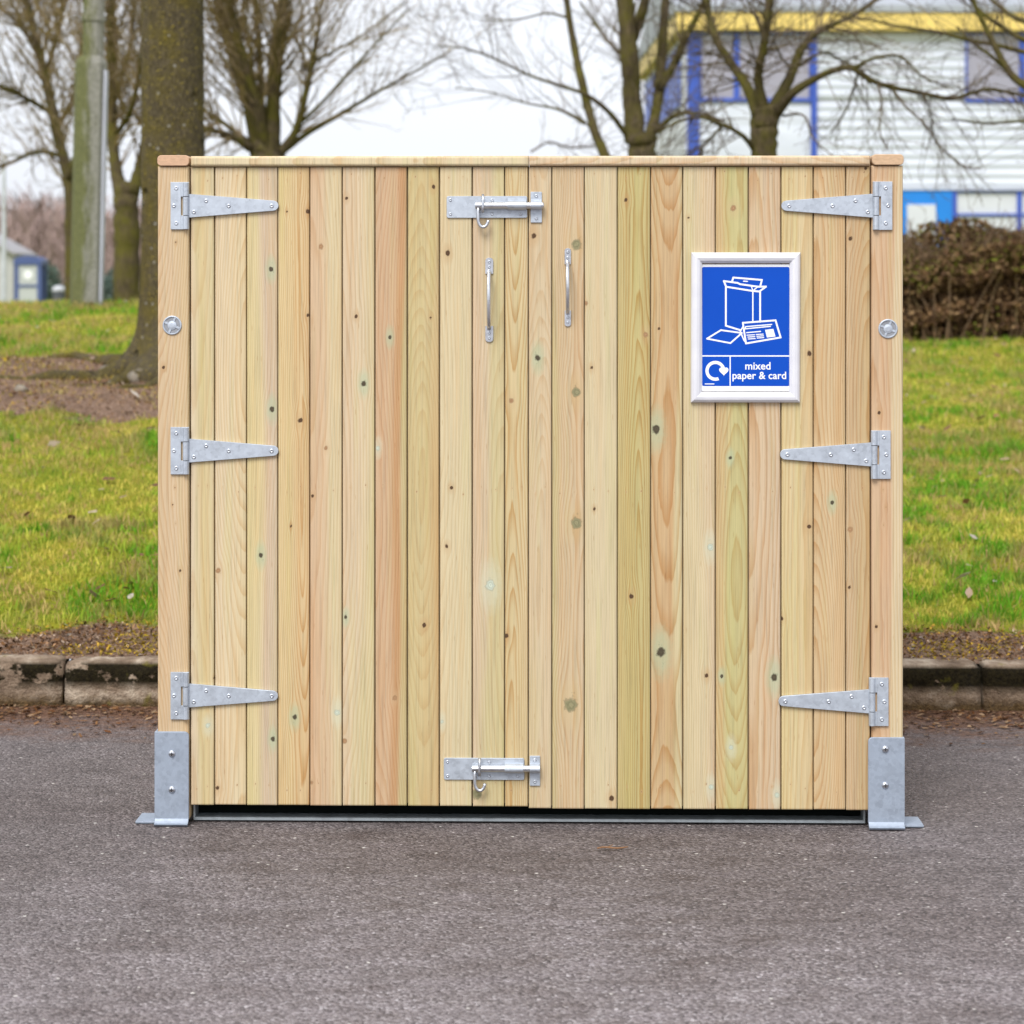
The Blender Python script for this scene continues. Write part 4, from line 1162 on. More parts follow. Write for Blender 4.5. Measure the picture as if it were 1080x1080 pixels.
# near trunk on the left
def near_tree():
    d = 11.6
    tm = MB()
    N = 40; rows = []
    zs = [-0.15, 0.0, 0.05, 0.12, 0.22, 0.36, 0.55, 0.8, 1.1, 1.5, 1.9, 2.3, 2.7, 3.2, 3.8, 4.5]
    zb_ = float(ground_z(-1.85, d))
    fine = []
    for i in range(len(zs) - 1):
        k_ = 5 if zs[i] > 0.5 else 3
        for j in range(k_): fine.append(zs[i] + (zs[i+1] - zs[i]) * j / k_)
    fine.append(zs[-1])
    vs_ = []
    for zz in fine:
        r0 = 0.172 + 0.008 * math.exp(-zz * 1.2) + 0.17 * math.exp(-max(0, zz) * 8.5)
        r0 *= 1 - 0.02 * zz
        cxo = -0.012 * zz * 0.2
        for k_ in range(N):
            an = 2 * math.pi * k_ / N
            fl_ = 1 + (0.42 * math.exp(-max(0, zz) * 8.0)) * (math.cos(4 * an + 0.8) * 0.5 + math.cos(7 * an) * 0.2)
            rr_ = r0 * fl_ * (1 + 0.018 * mnoise.noise(Vector((math.cos(an)*3, math.sin(an)*3, zz*2.2))) + 0.05 * mnoise.noise(Vector((math.cos(an)*7, math.sin(an)*7, zz*7))))
            vs_.append((cxo + rr_*math.cos(an), rr_*math.sin(an), zz))
    fs_ = []
    for i in range(len(fine) - 1):
        for k_ in range(N):
            k2 = (k_ + 1) % N; fs_.append((i*N+k_, i*N+k2, (i+1)*N+k2, (i+1)*N+k_))
    tm.add(vs_, fs_)
    # surface roots and the main fork above the frame
    for an, L in ((195, 0.9), (232, 0.62), (300, 0.75), (160, 0.8), (350, 0.7), (265, 0.55)):
        pts = []; ws = []
        for k_ in range(8):
            u = k_ / 7; r_ = 0.16 + L * u
            a = R(an + 14 * math.sin(u * 3 + an))
            gx, gy = -1.845 + r_*math.cos(a), d + r_*math.sin(a)
            pts.append((r_*math.cos(a), r_*math.sin(a), float(ground_z(gx, gy)) - zb_ + 0.012 * (1-u) - 0.012*u + 0.014*math.sin(k_*2.1+an))); ws.append(0.058 * (1-u) + 0.012)
        tm.tube(pts, ws, 9)
    cm = MB()
    for an, L in ((20, 3.0), (140, 3.2), (260, 2.8)):
        p = Vector((0, 0, 4.2)); dv = Vector((math.cos(R(an))*0.55, math.sin(R(an))*0.55, 0.9)).normalized()
        pts = [p + dv * (L*k_/6) + rvec()*0.03*k_ for k_ in range(7)]
        tm.tube(pts, [0.11*(1-0.8*k_/6) for k_ in range(7)], 9)
        for _ in range(9): grow(cm, pts[random.randint(2, 6)], (dv + rvec()*0.8).normalized(), 1.2, 0.02, 1, Pfine)
    root = empty('tree', (wpt(183, 0, d).x, d, zb_))
    tm.build('trunk', BARK_BIG, root, True); cm.build('crown', TWIG_B, root)
    tag(root, 'thick mossy bare trunk with root flare rising behind the left post of the bin store', 'tree', TG)
near_tree()

# far left tree: thin trunk, spreading lichen crown
tree('tree', 'slender bare tree left of the mossy lamp post with a spreading yellowish crown', 24.0, [
  dict(p=[(74, 330, 0, 12), (74, 250, 0, 12), (73, 195, 0, 12.5), (60, 140, .1, 12), (52, 100, .2, 11), (40, 50, .2, 9), (28, 0, .3, 7), (16, -60, .3, 4)], n=66, len=1.5, lev=2, rad=.014, **{'from': .3}),
  dict(p=[(72, 190, 0, 10), (88, 140, -.3, 9), (84, 80, -.5, 8), (92, 20, -.6, 6), (98, -50, -.6, 4)], n=50, len=1.4, lev=2),
  dict(p=[(66, 165, 0, 6), (40, 160, .5, 5), (10, 172, 1, 4), (-25, 185, 1.2, 3)], n=18, len=.9, lev=2),
  dict(p=[(56, 120, 0, 6), (30, 105, -.4, 5), (4, 92, -.8, 4), (-30, 80, -1, 3)], n=22, len=1.1, lev=2),
  dict(p=[(48, 80, .2, 6), (62, 30, .4, 5), (70, -20, .5, 4)], n=24, len=1.2, lev=2),
  dict(p=[(40, 50, .2, 5), (14, 20, .5, 4), (-14, -8, .9, 3)], n=22, len=1.1, lev=2),
 ], BARK_FAR, TWIG_Y, Pdense, TG, z_base=0.7)

tree('tree', 'forked mossy bare tree between the lamp post and the thick trunk', 20.0, [
  dict(p=[(134, 335, 0, 29), (134, 300, 0, 28), (134, 250, 0, 27), (133, 212, 0, 26), (137, 196, 0, 22)], flare=1.1, n=0),
  dict(p=[(129, 212, 0, 17), (121, 170, .1, 12), (117, 120, .2, 13), (118, 70, .3, 12), (117, 20, .3, 11), (113, -50, .3, 7)], n=70, len=1.3, lev=2, **{'from': .15}),
  dict(p=[(139, 210, 0, 15), (146, 180, .2, 11), (155, 140, .4, 10), (163, 80, .5, 9), (170, 10, .6, 8), (176, -50, .6, 5)], n=54, len=1.2, lev=2),
  dict(p=[(124, 140, .1, 6), (138, 115, -.2, 5), (150, 60, -.4, 4), (152, 0, -.6, 3)], n=40, len=1.0, lev=2),
  dict(p=[(118, 110, .2, 6), (128, 85, .3, 5), (138, 45, .3, 4), (140, -5, .3, 3)], n=20, len=.9, lev=2),
 ], BARK_FAR, TWIG_Y, Pdense, TG, z_base=0.85)

tree('tree', 'many stemmed bare tree fanning out above the left door', 20.0, [
  dict(p=[(283, 330, 0, 36), (283, 230, 0, 35), (283, 175, 0, 36), (284, 158, 0, 36)], flare=1.15, n=0),
  dict(p=[(272, 165, 0, 16), (262, 110, .2, 13), (246, 60, .4, 12), (232, 10, .5, 11), (216, -50, .6, 7)], n=70, len=1.3, lev=2),
  dict(p=[(280, 165, 0, 15), (272, 110, -.2, 11), (258, 65, -.3, 10), (244, 10, -.4, 9), (236, -50, -.5, 6)], n=50, len=1.2, lev=2),
  dict(p=[(287, 165, 0, 19), (288, 110, -.1, 16), (292, 60, -.2, 15), (298, 12, -.2, 14), (304, -50, -.2, 10)], n=50, len=1.4, lev=2),
  dict(p=[(279, 160, .1, 11), (276, 110, .3, 8), (274, 60, .5, 7), (270, 5, .6, 6), (270, -50, .6, 4)], n=26, len=1.1, lev=2),
  dict(p=[(290, 168, 0, 12), (312, 138, -.1, 8), (322, 100, -.2, 7), (330, 62, -.2, 6), (336, 30, -.2, 4)], n=32, len=.9, lev=2),
  dict(p=[(300, 158, 0, 8), (328, 138, .1, 6), (360, 120, .2, 5), (400, 96, .3, 3.4), (440, 74, .4, 2.4), (478, 52, .5, 1.6)], n=20, len=.8, lev=2, rad=.007),
  dict(p=[(314, 132, -.1, 5), (340, 108, -.2, 4), (372, 72, -.3, 3), (402, 40, -.4, 2.2), (432, 8, -.5, 1.6)], n=16, len=.7, lev=1, rad=.006),
  dict(p=[(332, 64, -.2, 3.4), (360, 50, -.1, 2.6), (392, 30, 0, 2), (430, 0, .1, 1.4)], n=14, len=.7, lev=1, rad=.006),
  dict(p=[(270, 160, 0, 11), (248, 146, -.2, 8), (226, 138, -.3, 6), (200, 134, -.4, 4)], n=30, len=.8, lev=2),
  dict(p=[(262, 150, 0, 7), (236, 130, .2, 5), (220, 120, .3, 4), (196, 90, .4, 3)], n=16, len=.8, lev=2),
 ], BARK_FAR, TWIG_Y, Pfine, TG, z_base=0.9)

tree('tree', 'mossy bare tree of upright limbs rising behind the right door, left of the building corner', 18.0, [
  dict(p=[(676, 340, 0, 32), (677, 230, 0, 31), (677, 165, 0, 30), (677, 140, 0, 33)], flare=1.15, n=0),
  dict(p=[(670, 150, 0, 24), (667, 110, 0, 20), (664, 60, -.1, 20), (660, 10, -.1, 19), (657, -55, -.1, 13)], n=18, len=.9, lev=1, rad=.008),
  dict(p=[(684, 148, 0, 14), (693, 112, .1, 11.5), (697, 70, .2, 11), (701, 10, .2, 10), (706, -50, .2, 7)], n=14, len=.8, lev=1, rad=.008),
  dict(p=[(668, 40, 0, 12), (678, 10, -.2, 11), (690, -50, -.3, 8)], n=6, len=.7, lev=1),
  dict(p=[(696, 92, .1, 10), (712, 66, 0, 9), (724, 38, -.1, 8), (742, 2, -.2, 6), (756, -50, -.3, 4)], n=20, len=.8, lev=2, rad=.008),
  dict(p=[(655, 205, 0, 14), (640, 168, .1, 11), (628, 140, .2, 10), (620, 112, .3, 9.5), (613, 84, .3, 9), (606, 50, .4, 8), (599, 10, .4, 7), (594, -50, .4, 5)], n=10, len=.9, lev=2, rad=.006),
  dict(p=[(664, 146, 0, 7), (642, 118, -.2, 5), (618, 100, -.3, 4.4), (590, 90, -.4, 3.6), (560, 80, -.5, 3), (526, 64, -.6, 2.4), (494, 52, -.7, 2), (462, 48, -.7, 1.4)], n=16, len=.9, lev=2, rad=.006),
  dict(p=[(617, 130, .2, 5), (600, 120, .3, 4), (584, 114, .4, 3), (552, 108, .5, 2), (520, 98, .6, 1.6), (480, 92, .7, 1.2)], n=14, len=.8, lev=2, rad=.005),
  dict(p=[(690, 140, 0, 7), (712, 122, -.2, 5), (738, 120, -.4, 4), (764, 128, -.5, 3)], n=18, len=.6, lev=2, rad=.006),
  dict(p=[(654, 56, 0, 4), (640, 42, .2, 3.4), (626, 22, .3, 2.6), (612, 2, .4, 2)], n=8, len=.6, lev=1, rad=.005),
  dict(p=[(597, 18, .4, 3), (576, 14, .5, 2.4), (548, 20, .6, 1.8), (510, 22, .7, 1.4)], n=10, len=.7, lev=1, rad=.004),
  dict(p=[(560, 160, .8, 2.4), (580, 150, .9, 2), (604, 156, 1, 2), (640, 150, 1, 1.6)], n=14, len=.45, lev=2, rad=.004),
 ], BARK_FAR, TWIG_B, Pfine, TG, z_base=1.0)

tree('tree', 'spreading bare tree in front of the white building with a long arm reaching right', 16.0, [
  dict(p=[(806, 340, 0, 28), (806, 230, 0, 27), (806, 165, 0, 26), (806, 135, 0, 30), (808, 112, 0, 30)], flare=1.15, n=0),
  dict(p=[(800, 122, 0, 15), (788, 92, .1, 11), (772, 68, .2, 9.5), (757, 45, .2, 8.5), (748, 18, .3, 7.5), (742, -40, .3, 5)], n=40, len=.8, lev=2, rad=.008),
  dict(p=[(806, 120, 0, 13), (800, 80, -.1, 10), (806, 45, -.2, 9), (811, 8, -.2, 9), (814, -50, -.2, 6)], n=54, len=.8, lev=2, rad=.008),
  dict(p=[(814, 118, 0, 15), (832, 84, .1, 11), (845, 52, .1, 9), (862, 34, .2, 7), (888, 22, .2, 5.4), (916, 6, .3, 4.6), (950, -20, .3, 3)], n=44, len=.7, lev=2, rad=.007),
  dict(p=[(816, 124, 0, 13), (834, 100, -.2, 9.5), (858, 84, -.3, 8), (880, 74, -.4, 7), (898, 72, -.4, 6.4), (922, 86, -.4, 6), (945, 93, -.4, 5.4), (972, 98, -.4, 5.0), (1002, 104, -.5, 4.6), (1022, 99, -.5, 4.4), (1042, 94, -.5, 4.2), (1062, 97, -.5, 3.8), (1092, 102, -.5, 3)], n=40, len=.6, lev=2, rad=.006),
  dict(p=[(900, 72, -.4, 4.4), (920, 62, -.5, 4), (944, 58, -.5, 3.4), (958, 66, -.5, 2.8), (975, 82, -.6, 2.4), (1000, 92, -.6, 1.8)], n=14, len=.5, lev=2, rad=.005),
  dict(p=[(926, 88, -.4, 3), (930, 110, -.5, 2.5), (928, 140, -.6, 2), (936, 158, -.6, 1.6)], n=10, len=.5, lev=2, rad=.004),
  dict(p=[(940, 92, -.4, 3.4), (955, 112, -.5, 2.8), (974, 130, -.6, 2.4), (990, 152, -.6, 2.2), (1004, 166, -.6, 2.4), (1018, 176, -.6, 2.6), (1034, 178, -.6, 1.4)], n=18, len=.45, lev=2, rad=.004),
  dict(p=[(972, 99, -.4, 3), (981, 116, -.3, 2.4), (984, 140, -.2, 2), (992, 160, -.2, 1.6)], n=10, len=.4, lev=2, rad=.004),
  dict(p=[(905, 74, -.4, 3), (900, 96, -.2, 2.5), (890, 120, -.1, 2), (876, 140, 0, 1.6)], n=14, len=.5, lev=2, rad=.004),
  dict(p=[(796, 158, 0, 6.5), (782, 142, -.2, 5), (762, 132, -.3, 4.6), (740, 124, -.4, 4), (716, 128, -.5, 3), (694, 140, -.6, 2)], n=40, len=.5, lev=2, rad=.006),
  dict(p=[(762, 132, -.3, 4), (745, 150, -.3, 3), (725, 164, -.3, 2)], n=20, len=.4, lev=2, rad=.005),
  dict(p=[(842, 70, .1, 4), (868, 56, .3, 3), (892, 66, .4, 2.4), (930, 80, .5, 1.6)], n=16, len=.45, lev=2, rad=.004),
  dict(p=[(826, 122, 0, 3), (848, 122, -.4, 2.4), (858, 146, -.5, 2), (880, 166, -.6, 1.4)], n=8, len=.4, lev=2, rad=.004),
 ], BARK_FAR, TWIG_B, Pdroop, TG, z_base=0.9)

tree('tree', 'bare tree at the right edge whose mossy branches cross the yellow fascia', 15.0, [
  dict(p=[(1210, 380, 0, 34), (1206, 250, 0, 33), (1200, 140, 0, 31), (1190, 20, 0, 27), (1180, -80, 0, 22), (1180, -200, 0, 14)], flare=1.2, n=20, len=1.0, lev=2, **{'from': .5}),
  dict(p=[(1198, 170, 0, 14), (1140, 140, -.2, 11), (1088, 96, -.3, 9), (1066, 78, -.3, 8), (1052, 54, -.3, 7), (1040, 30, -.3, 6), (1028, 4, -.3, 5), (1012, -40, -.3, 3)], n=14, len=.6, lev=2, rad=.006),
  dict(p=[(1192, 60, 0, 10), (1130, 62, .1, 7), (1082, 55, .2, 5.4), (1048, 47, .2, 4.6), (1020, 42, .2, 4.2), (990, 34, .2, 3.6), (950, 28, .2, 3), (912, 20, .2, 2), (880, 16, .2, 1.4)], n=22, len=.55, lev=2, rad=.005),
  dict(p=[(1190, 50, 0, 9), (1130, 46, -.2, 7), (1086, 44, -.3, 6), (1054, 26, -.3, 5), (1032, 10, -.3, 4), (1010, -20, -.3, 3)], n=10, len=.5, lev=2, rad=.005),
  dict(p=[(1186, 10, 0, 8), (1120, 24, .2, 7), (1080, 22, .2, 6), (1058, 10, .3, 5), (1036, -10, .3, 3)], n=10, len=.5, lev=1, rad=.005),
  dict(p=[(1066, 78, -.3, 4.6), (1044, 58, -.2, 3.8), (1022, 42, -.1, 3), (1010, 28, 0, 2)], n=10, len=.5, lev=2, rad=.004),
  dict(p=[(1196, 150, 0, 6), (1130, 130, .2, 4.6), (1080, 128, .4, 3.2), (1040, 130, .5, 2.8), (1004, 126, .6, 2)], n=14, len=.45, lev=2, rad=.004),
 ], BARK_FAR, TWIG_B, Pfine, TG, z_base=0.85)

# ------------------------------------------------------------------ hedge on the right
def hedge():
    hd = 16.2; x0, x1 = wpt(900, 0, hd).x, 9.0
    n_ = 220000
    X = rng.uniform(x0, x1, n_); Yh = hd + rng.uniform(-0.42, 0.42, n_)
    top = 0.78 + 0.15*(vnoise(X, Yh, 1.5, 21) - 0.5)*2 + 0.12*(vnoise(X, Yh, 5, 22) - 0.5)*2 - 0.30*np.clip(0.5 - np.abs(X - 3.1), 0, 0.5) + 0.10 * np.clip(X - 3.2, 0, 0.8)
    u = rng.random(n_) ** 0.75
    dens = 0.25 + 0.75 * np.clip((u - 0.05) / 0.35, 0, 1)
    hole = vnoise(X, u*3, 2.2, 23)
    keep = (rng.random(n_) < dens) & ((hole > 0.24) | (rng.random(n_) < 0.4))
    X, Yh, u, top = X[keep], Yh[keep], u[keep], top[keep]; n_ = len(X)
    bul = (vnoise(X, u*4, 3.5, 24) - 0.5) * 0.22
    Yh = Yh + bul
    Zb = ground_z(X, Yh) + u * top
    size = rng.uniform(0.012, 0.030, n_)
    co = np.zeros((n_, 4, 3)); A = rng.normal(0, 1, (n_, 3)); A /= np.linalg.norm(A, axis=1)[:, None]
    B = rng.normal(0, 1, (n_, 3)); B -= A*(A*B).sum(1)[:, None]; B /= np.linalg.norm(B, axis=1)[:, None]
    C = np.stack([X, Yh, Zb], 1)
    s_ = size[:, None]
    co[:,0] = C - A*s_; co[:,1] = C - B*s_*0.55; co[:,2] = C + A*s_; co[:,3] = C + B*s_*0.55
    pal = np.array([(0.200,0.118,0.055),(0.145,0.080,0.040),(0.280,0.180,0.090),(0.160,0.130,0.040),(0.085,0.048,0.028),(0.180,0.190,0.030)])
    green = vnoise(X, u*3, 1.2, 25)
    idx = np.where(green + rng.normal(0, .15, n_) > 0.84, rng.choice([3,5], n_), rng.choice([0,1,2,4], n_))
    cols = pal[idx]*rng.uniform(0.7,1.25,(n_,1))
    root = empty('hedge', (float((x0+x1)/2), hd, float(ground_z((x0+x1)/2, hd))))
    o = np_mesh('foliage', co.reshape(-1,3) - np.array(root.location), np.arange(n_*4), np.full(n_,4), leaf_attr_mat('hedge_leaves', 0.7, 0.1), root,
                [('tint','FLOAT_COLOR', np.repeat(np.concatenate([cols,np.ones((n_,1))],1),4,0))])
    m = MB()
    for _ in range(520):
        xx = random.uniform(float(x0), x1); yy = hd + random.uniform(-0.46, 0.30); zz = float(ground_z(xx, yy))
        p = Vector((xx, yy, zz - 0.02)); dv = Vector((random.gauss(0,.28), random.gauss(0,.2), 1)).normalized()
        L = random.uniform(0.42, 0.70); pts = [p]
        for k_ in range(5):
            dv = (dv + rvec()*0.16).normalized(); pts.append(pts[-1] + dv*L/5)
        r0 = random.choice([0.005, 0.008, 0.012, 0.016])
        m.tube([q_ - root.location for q_ in pts], [r0*(1-0.14*k_) for k_ in range(6)], 5)
    for _ in range(1500):
        xx = random.uniform(float(x0), x1); yy = hd + random.uniform(-0.4, 0.4); zz = float(ground_z(xx, yy)) + random.uniform(0.58, 0.76) - 0.25*max(0, 0.5 - abs(xx - 3.1))
        p = Vector((xx, yy, zz)); dv = Vector((random.gauss(0,.5), random.gauss(0,.4), 1)).normalized()
        L = random.uniform(0.08, 0.32)
        m.tube([p - root.location, p + dv*L*0.5 + rvec()*0.01 - root.location, p + dv*L - root.location], [0.004, 0.003, 0.002], 3)
    m.build('stem', bark_mat('hedge_stems', (0.10,0.065,0.04), (0.26,0.17,0.10), (0.20,0.15,0.05), 0.3), root)
    tag(root, 'clipped brown winter hedge on the bank right of the bin store', 'hedge')
hedge()

# ------------------------------------------------------------------ lamp post
CONC = NT('mossy_concrete'); n1_ = CONC.noise(CONC.coord((9, 9, 2.2)), 2.0, 5, 0.6); n2_ = CONC.noise(CONC.coord((30, 30, 30)), 2, 4, 0.7)
tcx = CONC.n('ShaderNodeTexCoord'); spx = CONC.n('ShaderNodeSeparateXYZ'); CONC.l(tcx.outputs['Object'], spx.inputs[0])
grn = CONC.maprange(CONC.math('ADD', spx.outputs[0], CONC.math('MULTIPLY', CONC.math('SUBTRACT', n1_, 0.5), 0.30)), 0.055, -0.02, 0, 0.9)
cbase = CONC.ramp(n2_, [(0.3, (0.16, 0.155, 0.125)), (0.7, (0.34, 0.33, 0.29))])
cmoss = CONC.ramp(n2_, [(0.3, (0.055, 0.062, 0.014)), (0.7, (0.14, 0.145, 0.035))])
CONC.color(CONC.mix(cbase, cmoss, grn)); CONC.rough(0.9); CONC.bump(n2_, 0.5, 0.01)
d = 15.6
lp = empty('lamp_post', (wpt(91, 0, d).x, d, float(ground_z(wpt(91, 0, d).x, d))))
lp.rotation_euler = (0, R(1.15), 0)
m = MB(); w_ = 17.3 * d / F
ztop = H + (HOR - 60) * d / F - lp.location.z
m.tube([(0,0,-0.2), (0,0,0.3), (0,0,ztop - 0.10), (0,0,ztop - 0.05), (0,0,ztop - 0.012), (0,0,ztop)], [w_*1.02, w_*1.02, w_*0.99, w_*0.98, w_*0.86, w_*0.76], 8)
m.build('shaft', CONC.m, lp, False)
m = MB(); w2 = 11.4 * d / F
m.tube([(0.012,0,ztop - 0.02), (0.012,0,ztop + 1.2), (0.012,0,ztop + 3.4), (0.10,-0.05,ztop+3.9), (0.5,-0.2,ztop+4.15)], [w2, w2*.98, w2*.9, w2*.8, w2*.7], 12)
m.build('column', CONC.m, lp, False)
m = MB(); m.tube([(0.012,0,ztop + 0.26), (0.012,0,ztop + 0.30)], [w2*1.12, w2*1.12], 12); m.build('collar', CONC.m, lp)
m = MB(); m.box(0.45, 1.0, -0.33, -0.10, ztop + 4.06, ztop + 4.2, 0.03); m.build('lantern', simple_mat('lantern_grey', (0.35,0.36,0.37), 0.5), lp)
m = MB()
m.prism([(w_*0.70, -0.1), (w_*0.99, -0.1), (w_*1.03, ztop - 0.10), (w_*0.86, ztop - 0.10)], -w_*0.42, 0.03, 0.004)
m.build('cable_cover', simple_mat('grey_plastic', (0.44, 0.45, 0.52), 0.5, 0, 0.12, 5), lp)
tag(lp, 'mossy concrete lamp post with a grey cable cover standing on the grass crest', 'lamp post')

# ------------------------------------------------------------------ stones on the bare earth, twig on the road
STONE_M = simple_mat('grey_stone', (0.20, 0.17, 0.13), 0.9, 0, 0.5, 14, 0.8)
def stone(px, py, w, hpx, label, dd=None):
    # where the line of sight meets the bank
    dd = 7.0
    while dd < 30:
        p = wpt(px, py, dd)
        if p.z <= float(ground_z(p.x, dd)): break
        dd += 0.02
    p = wpt(px, py, dd); s_ = w * dd / F / 2; h_ = hpx * dd / F / 2
    vs_ = []; fs_ = []
    nu, nv = 14, 8
    for i in range(nv + 1):
        th_ = math.pi * i / nv
        for k_ in range(nu):
            an = 2*math.pi*k_/nu
            v = Vector((math.sin(th_)*math.cos(an), math.sin(th_)*math.sin(an), math.cos(th_)))
            r_ = 1 + 0.28*mnoise.noise(v*1.7 + Vector((px, py, 0))) + 0.10*mnoise.noise(v*5 + Vector((px,0,py)))
            vs_.append((v.x*s_*r_, v.y*s_*0.8*r_, v.z*h_*r_))
    for i in range(nv):
        for k_ in range(nu):
            k2 = (k_+1) % nu; fs_.append((i*nu+k_, (i+1)*nu+k_, (i+1)*nu+k2, i*nu+k2))
    m = MB(); m.add(vs_, fs_)
    o = m.build('stone', STONE_M, None, True); o.location = (p.x, dd, p.z + h_*0.5)
    tag(o, label, 'stone', 'stones on the bare earth under the tree')
stone(148, 402, 30, 17, 'large pale stone at the foot of the thick trunk beside the left post')
stone(22, 413, 15, 10, 'small dark stone on the bare earth at the far left of the soil patch')
stone(113, 392, 16, 9, 'rounded tan stone on the bare earth between the small stone and the trunk')

m = MB(); pts = []
for k_ in range(7): pts.append(Vector((0.36*0 + (-0.038 + 0.0115*k_), 0.004*math.sin(k_*1.3) + 0.004*k_*0.4, 0.004 + 0.001*math.sin(k_))))
m.tube(pts, [0.0018]*6 + [0.0010], 5)
m.tube([pts[2], pts[2] + Vector((0.012, 0.014, 0.002))], 0.0010, 4)
tw = m.build('twig', simple_mat('orange_twig', (0.23, 0.115, 0.05), 0.8), None)
dt = H * F / (897 - HOR); tw.location = (wpt(648, 0, dt).x, dt, 0.001)
tag(tw, 'short orange brown twig lying on the asphalt before the doors', 'twig')

# ------------------------------------------------------------------ the building on the right
BD = 60.0; BS = F / BD
bld = empty('industrial_building', (wpt(722, 0, BD).x, BD, 1.05), math.atan(0.02))
tag(bld, 'white clad industrial building with yellow fascia and blue framed openings beyond the hedge', 'building')
def ux(px): return (px - 722) / BS
def uz(py): return H + (HOR - py) / BS - 1.05
def clad_mat():
    t = NT('white_cladding'); n_ = t.noise(t.coord((0.3, 0.3, 1.2)), 2.0, 4)
    t.color(t.ramp(n_, [(0.3, (0.54, 0.57, 0.66)), (0.7, (0.62, 0.65, 0.74))])); t.rough(0.45); return t.m
CLAD = clad_mat()
YEL = simple_mat('yellow_fascia', (0.70, 0.52, 0.15), 0.5, 0, 0.10, 0.8)
BLU = simple_mat('blue_paint', (0.035, 0.085, 0.42), 0.45, 0, 0.08, 1)
BLU2 = simple_mat('bright_blue_paint', (0.006, 0.19, 0.62), 0.45, 0, 0.06, 1)
GLS = NT('window_glass'); GLS.color((0.30, 0.29, 0.35)); GLS.rough(0.12); GLS.b.inputs['Specular IOR Level'].default_value = 0.6; GLS = GLS.m
ROOF = simple_mat('grey_roof', (0.30, 0.32, 0.35), 0.6, 0, 0.15, 1)
PANEL = simple_mat('white_panel', (0.56, 0.58, 0.62), 0.5, 0, 0.05, 1)
LEN = ux(1500); DEP = 14.0
# core wall, then the ribbed sheets standing proud of it
m = MB(); m.box(0.02, LEN, 0.10, DEP, -0.4, uz(33)); wall = m.build('wall', PANEL, bld)
def ribs(mm, x0, x1, zb_, zt, y, pitch=0.27, dep=0.032):
    z = zb_
    while z < zt - 0.02:
        zt_ = min(z + pitch, zt); p = zt_ - z
        prof = [(y, z), (y - dep*0.2, z + 0.01), (y - dep, z + p*0.30), (y - dep, z + p*0.72), (y, z + p*0.92), (y, zt_)]
        vs_ = []
        for (yy, zz) in prof: vs_ += [(x0, yy, zz), (x1, yy, zz)]
        mm.add(vs_, [(2*i, 2*i+1, 2*i+3, 2*i+2) for i in range(len(prof)-1)])
        z = zt_
m = MB()
ribs(m, ux(862.5), ux(1019.5), uz(104), uz(33.5), 0.06)
ribs(m, ux(862.5), LEN, uz(198), uz(107.5), 0.06)
ribs(m, ux(738), ux(855.5), uz(198), uz(107.5), 0.06, 0.9, 0.015)
m.box(ux(738), LEN, -0.02, 0.12, uz(200), uz(198.2))
m.build('cladding', CLAD, bld)
m = MB(); m.box(-0.25, LEN + .3, -0.30, 0.3, uz(32.5), uz(13.5), 0.02); m.box(-0.25, 0.30, 0.305, DEP, uz(32.5), uz(13.5), 0.02); m.build('fascia', YEL, bld)
m = MB()
zt = uz(13.4)
vs_ = [(-0.3, -0.35, zt), (LEN+.35, -0.35, zt), (LEN+.35, DEP, zt), (-0.3, DEP, zt), (-0.3, -0.35, zt+.18), (LEN+.35, -0.35, zt+.18), (LEN+.35, DEP/2, zt+1.6), (-0.3, DEP/2, zt+1.6), (LEN+.35, DEP, zt+.18), (-0.3, DEP, zt+.18)]
m.add(vs_, [(3,2,1,0), (0,1,5,4), (4,5,6,7), (7,6,8,9), (2,3,9,8), (1,2,8,6,5), (3,0,4,7,9)])
m.build('roof', ROOF, bld)
m = MB()
m.box(ux(725), ux(737.5), -0.05, 0.09, uz(200), uz(33), 0.01); m.build('corner_post', BLU, bld)
m = MB(); m.box(ux(856), ux(862), -0.06, 0.09, uz(200), uz(33), 0.01); m.build('downpipe', BLU, bld)
def window(x0, x1, y0, y1, sill, mull=()):
    fr = MB(); t_ = 1.6
    fr.box(ux(x0), ux(x1), -0.03, 0.09, uz(y1), uz(y1 - sill)); fr.box(ux(x0), ux(x1), -0.03, 0.09, uz(y0 + t_), uz(y0))
    for a in (x0, x1 - t_, *mull): fr.box(ux(a), ux(a + (t_ if a in (x0, x1 - t_) else 6)), -0.025, 0.088, uz(y1 - sill) + .003, uz(y0 + t_) - .003)
    f = fr.build('window', BLU, bld)
    g_ = MB(); g_.box(ux(x0) + .01, ux(x1) - .01, 0.03, 0.06, uz(y1 - sill), uz(y0 + t_)); g_.build('pane', GLS, f)
window(738, 855.5, 34, 107, 3.6, (774,))
window(1019.8, 1150, 34, 107, 3.0, (1077,))
window(1160, 1290, 34, 107, 3.0)
# ground floor
m = MB(); m.box(ux(940), ux(1005.5), 0.02, 0.098, -0.3, uz(200.2)); db = m.build('door_surround', BLU2, bld)
m = MB(); m.box(ux(957.5), ux(988), -0.02, 0.018, -0.3, uz(215.5), 0.008); m.build('door', PANEL, db)
m = MB()
for a in (1005.8, 1075, 1144, 1213): m.box(ux(a), ux(a + 5), 0.03, 0.098, -0.3, uz(200.4))
for a in (1011, 1080.2, 1149.2): m.box(ux(a), ux(a + 63.8), 0.035, 0.098, uz(227.4), uz(224.8))
for a in (1011, 1080.2, 1149.2): m.box(ux(a), ux(a + 63.8), 0.035, 0.098, uz(202.6), uz(200.5))
m.build('glazing_bar', BLU, bld)
# gable towards the sky gap: blue band and windows
m = MB()
for yy in (1.2, 5.4, 9.6):
    m = MB(); m.box(-0.03, 0.018, yy, yy + 3.6, uz(107), uz(40)); m.build('side_window', BLU, bld)

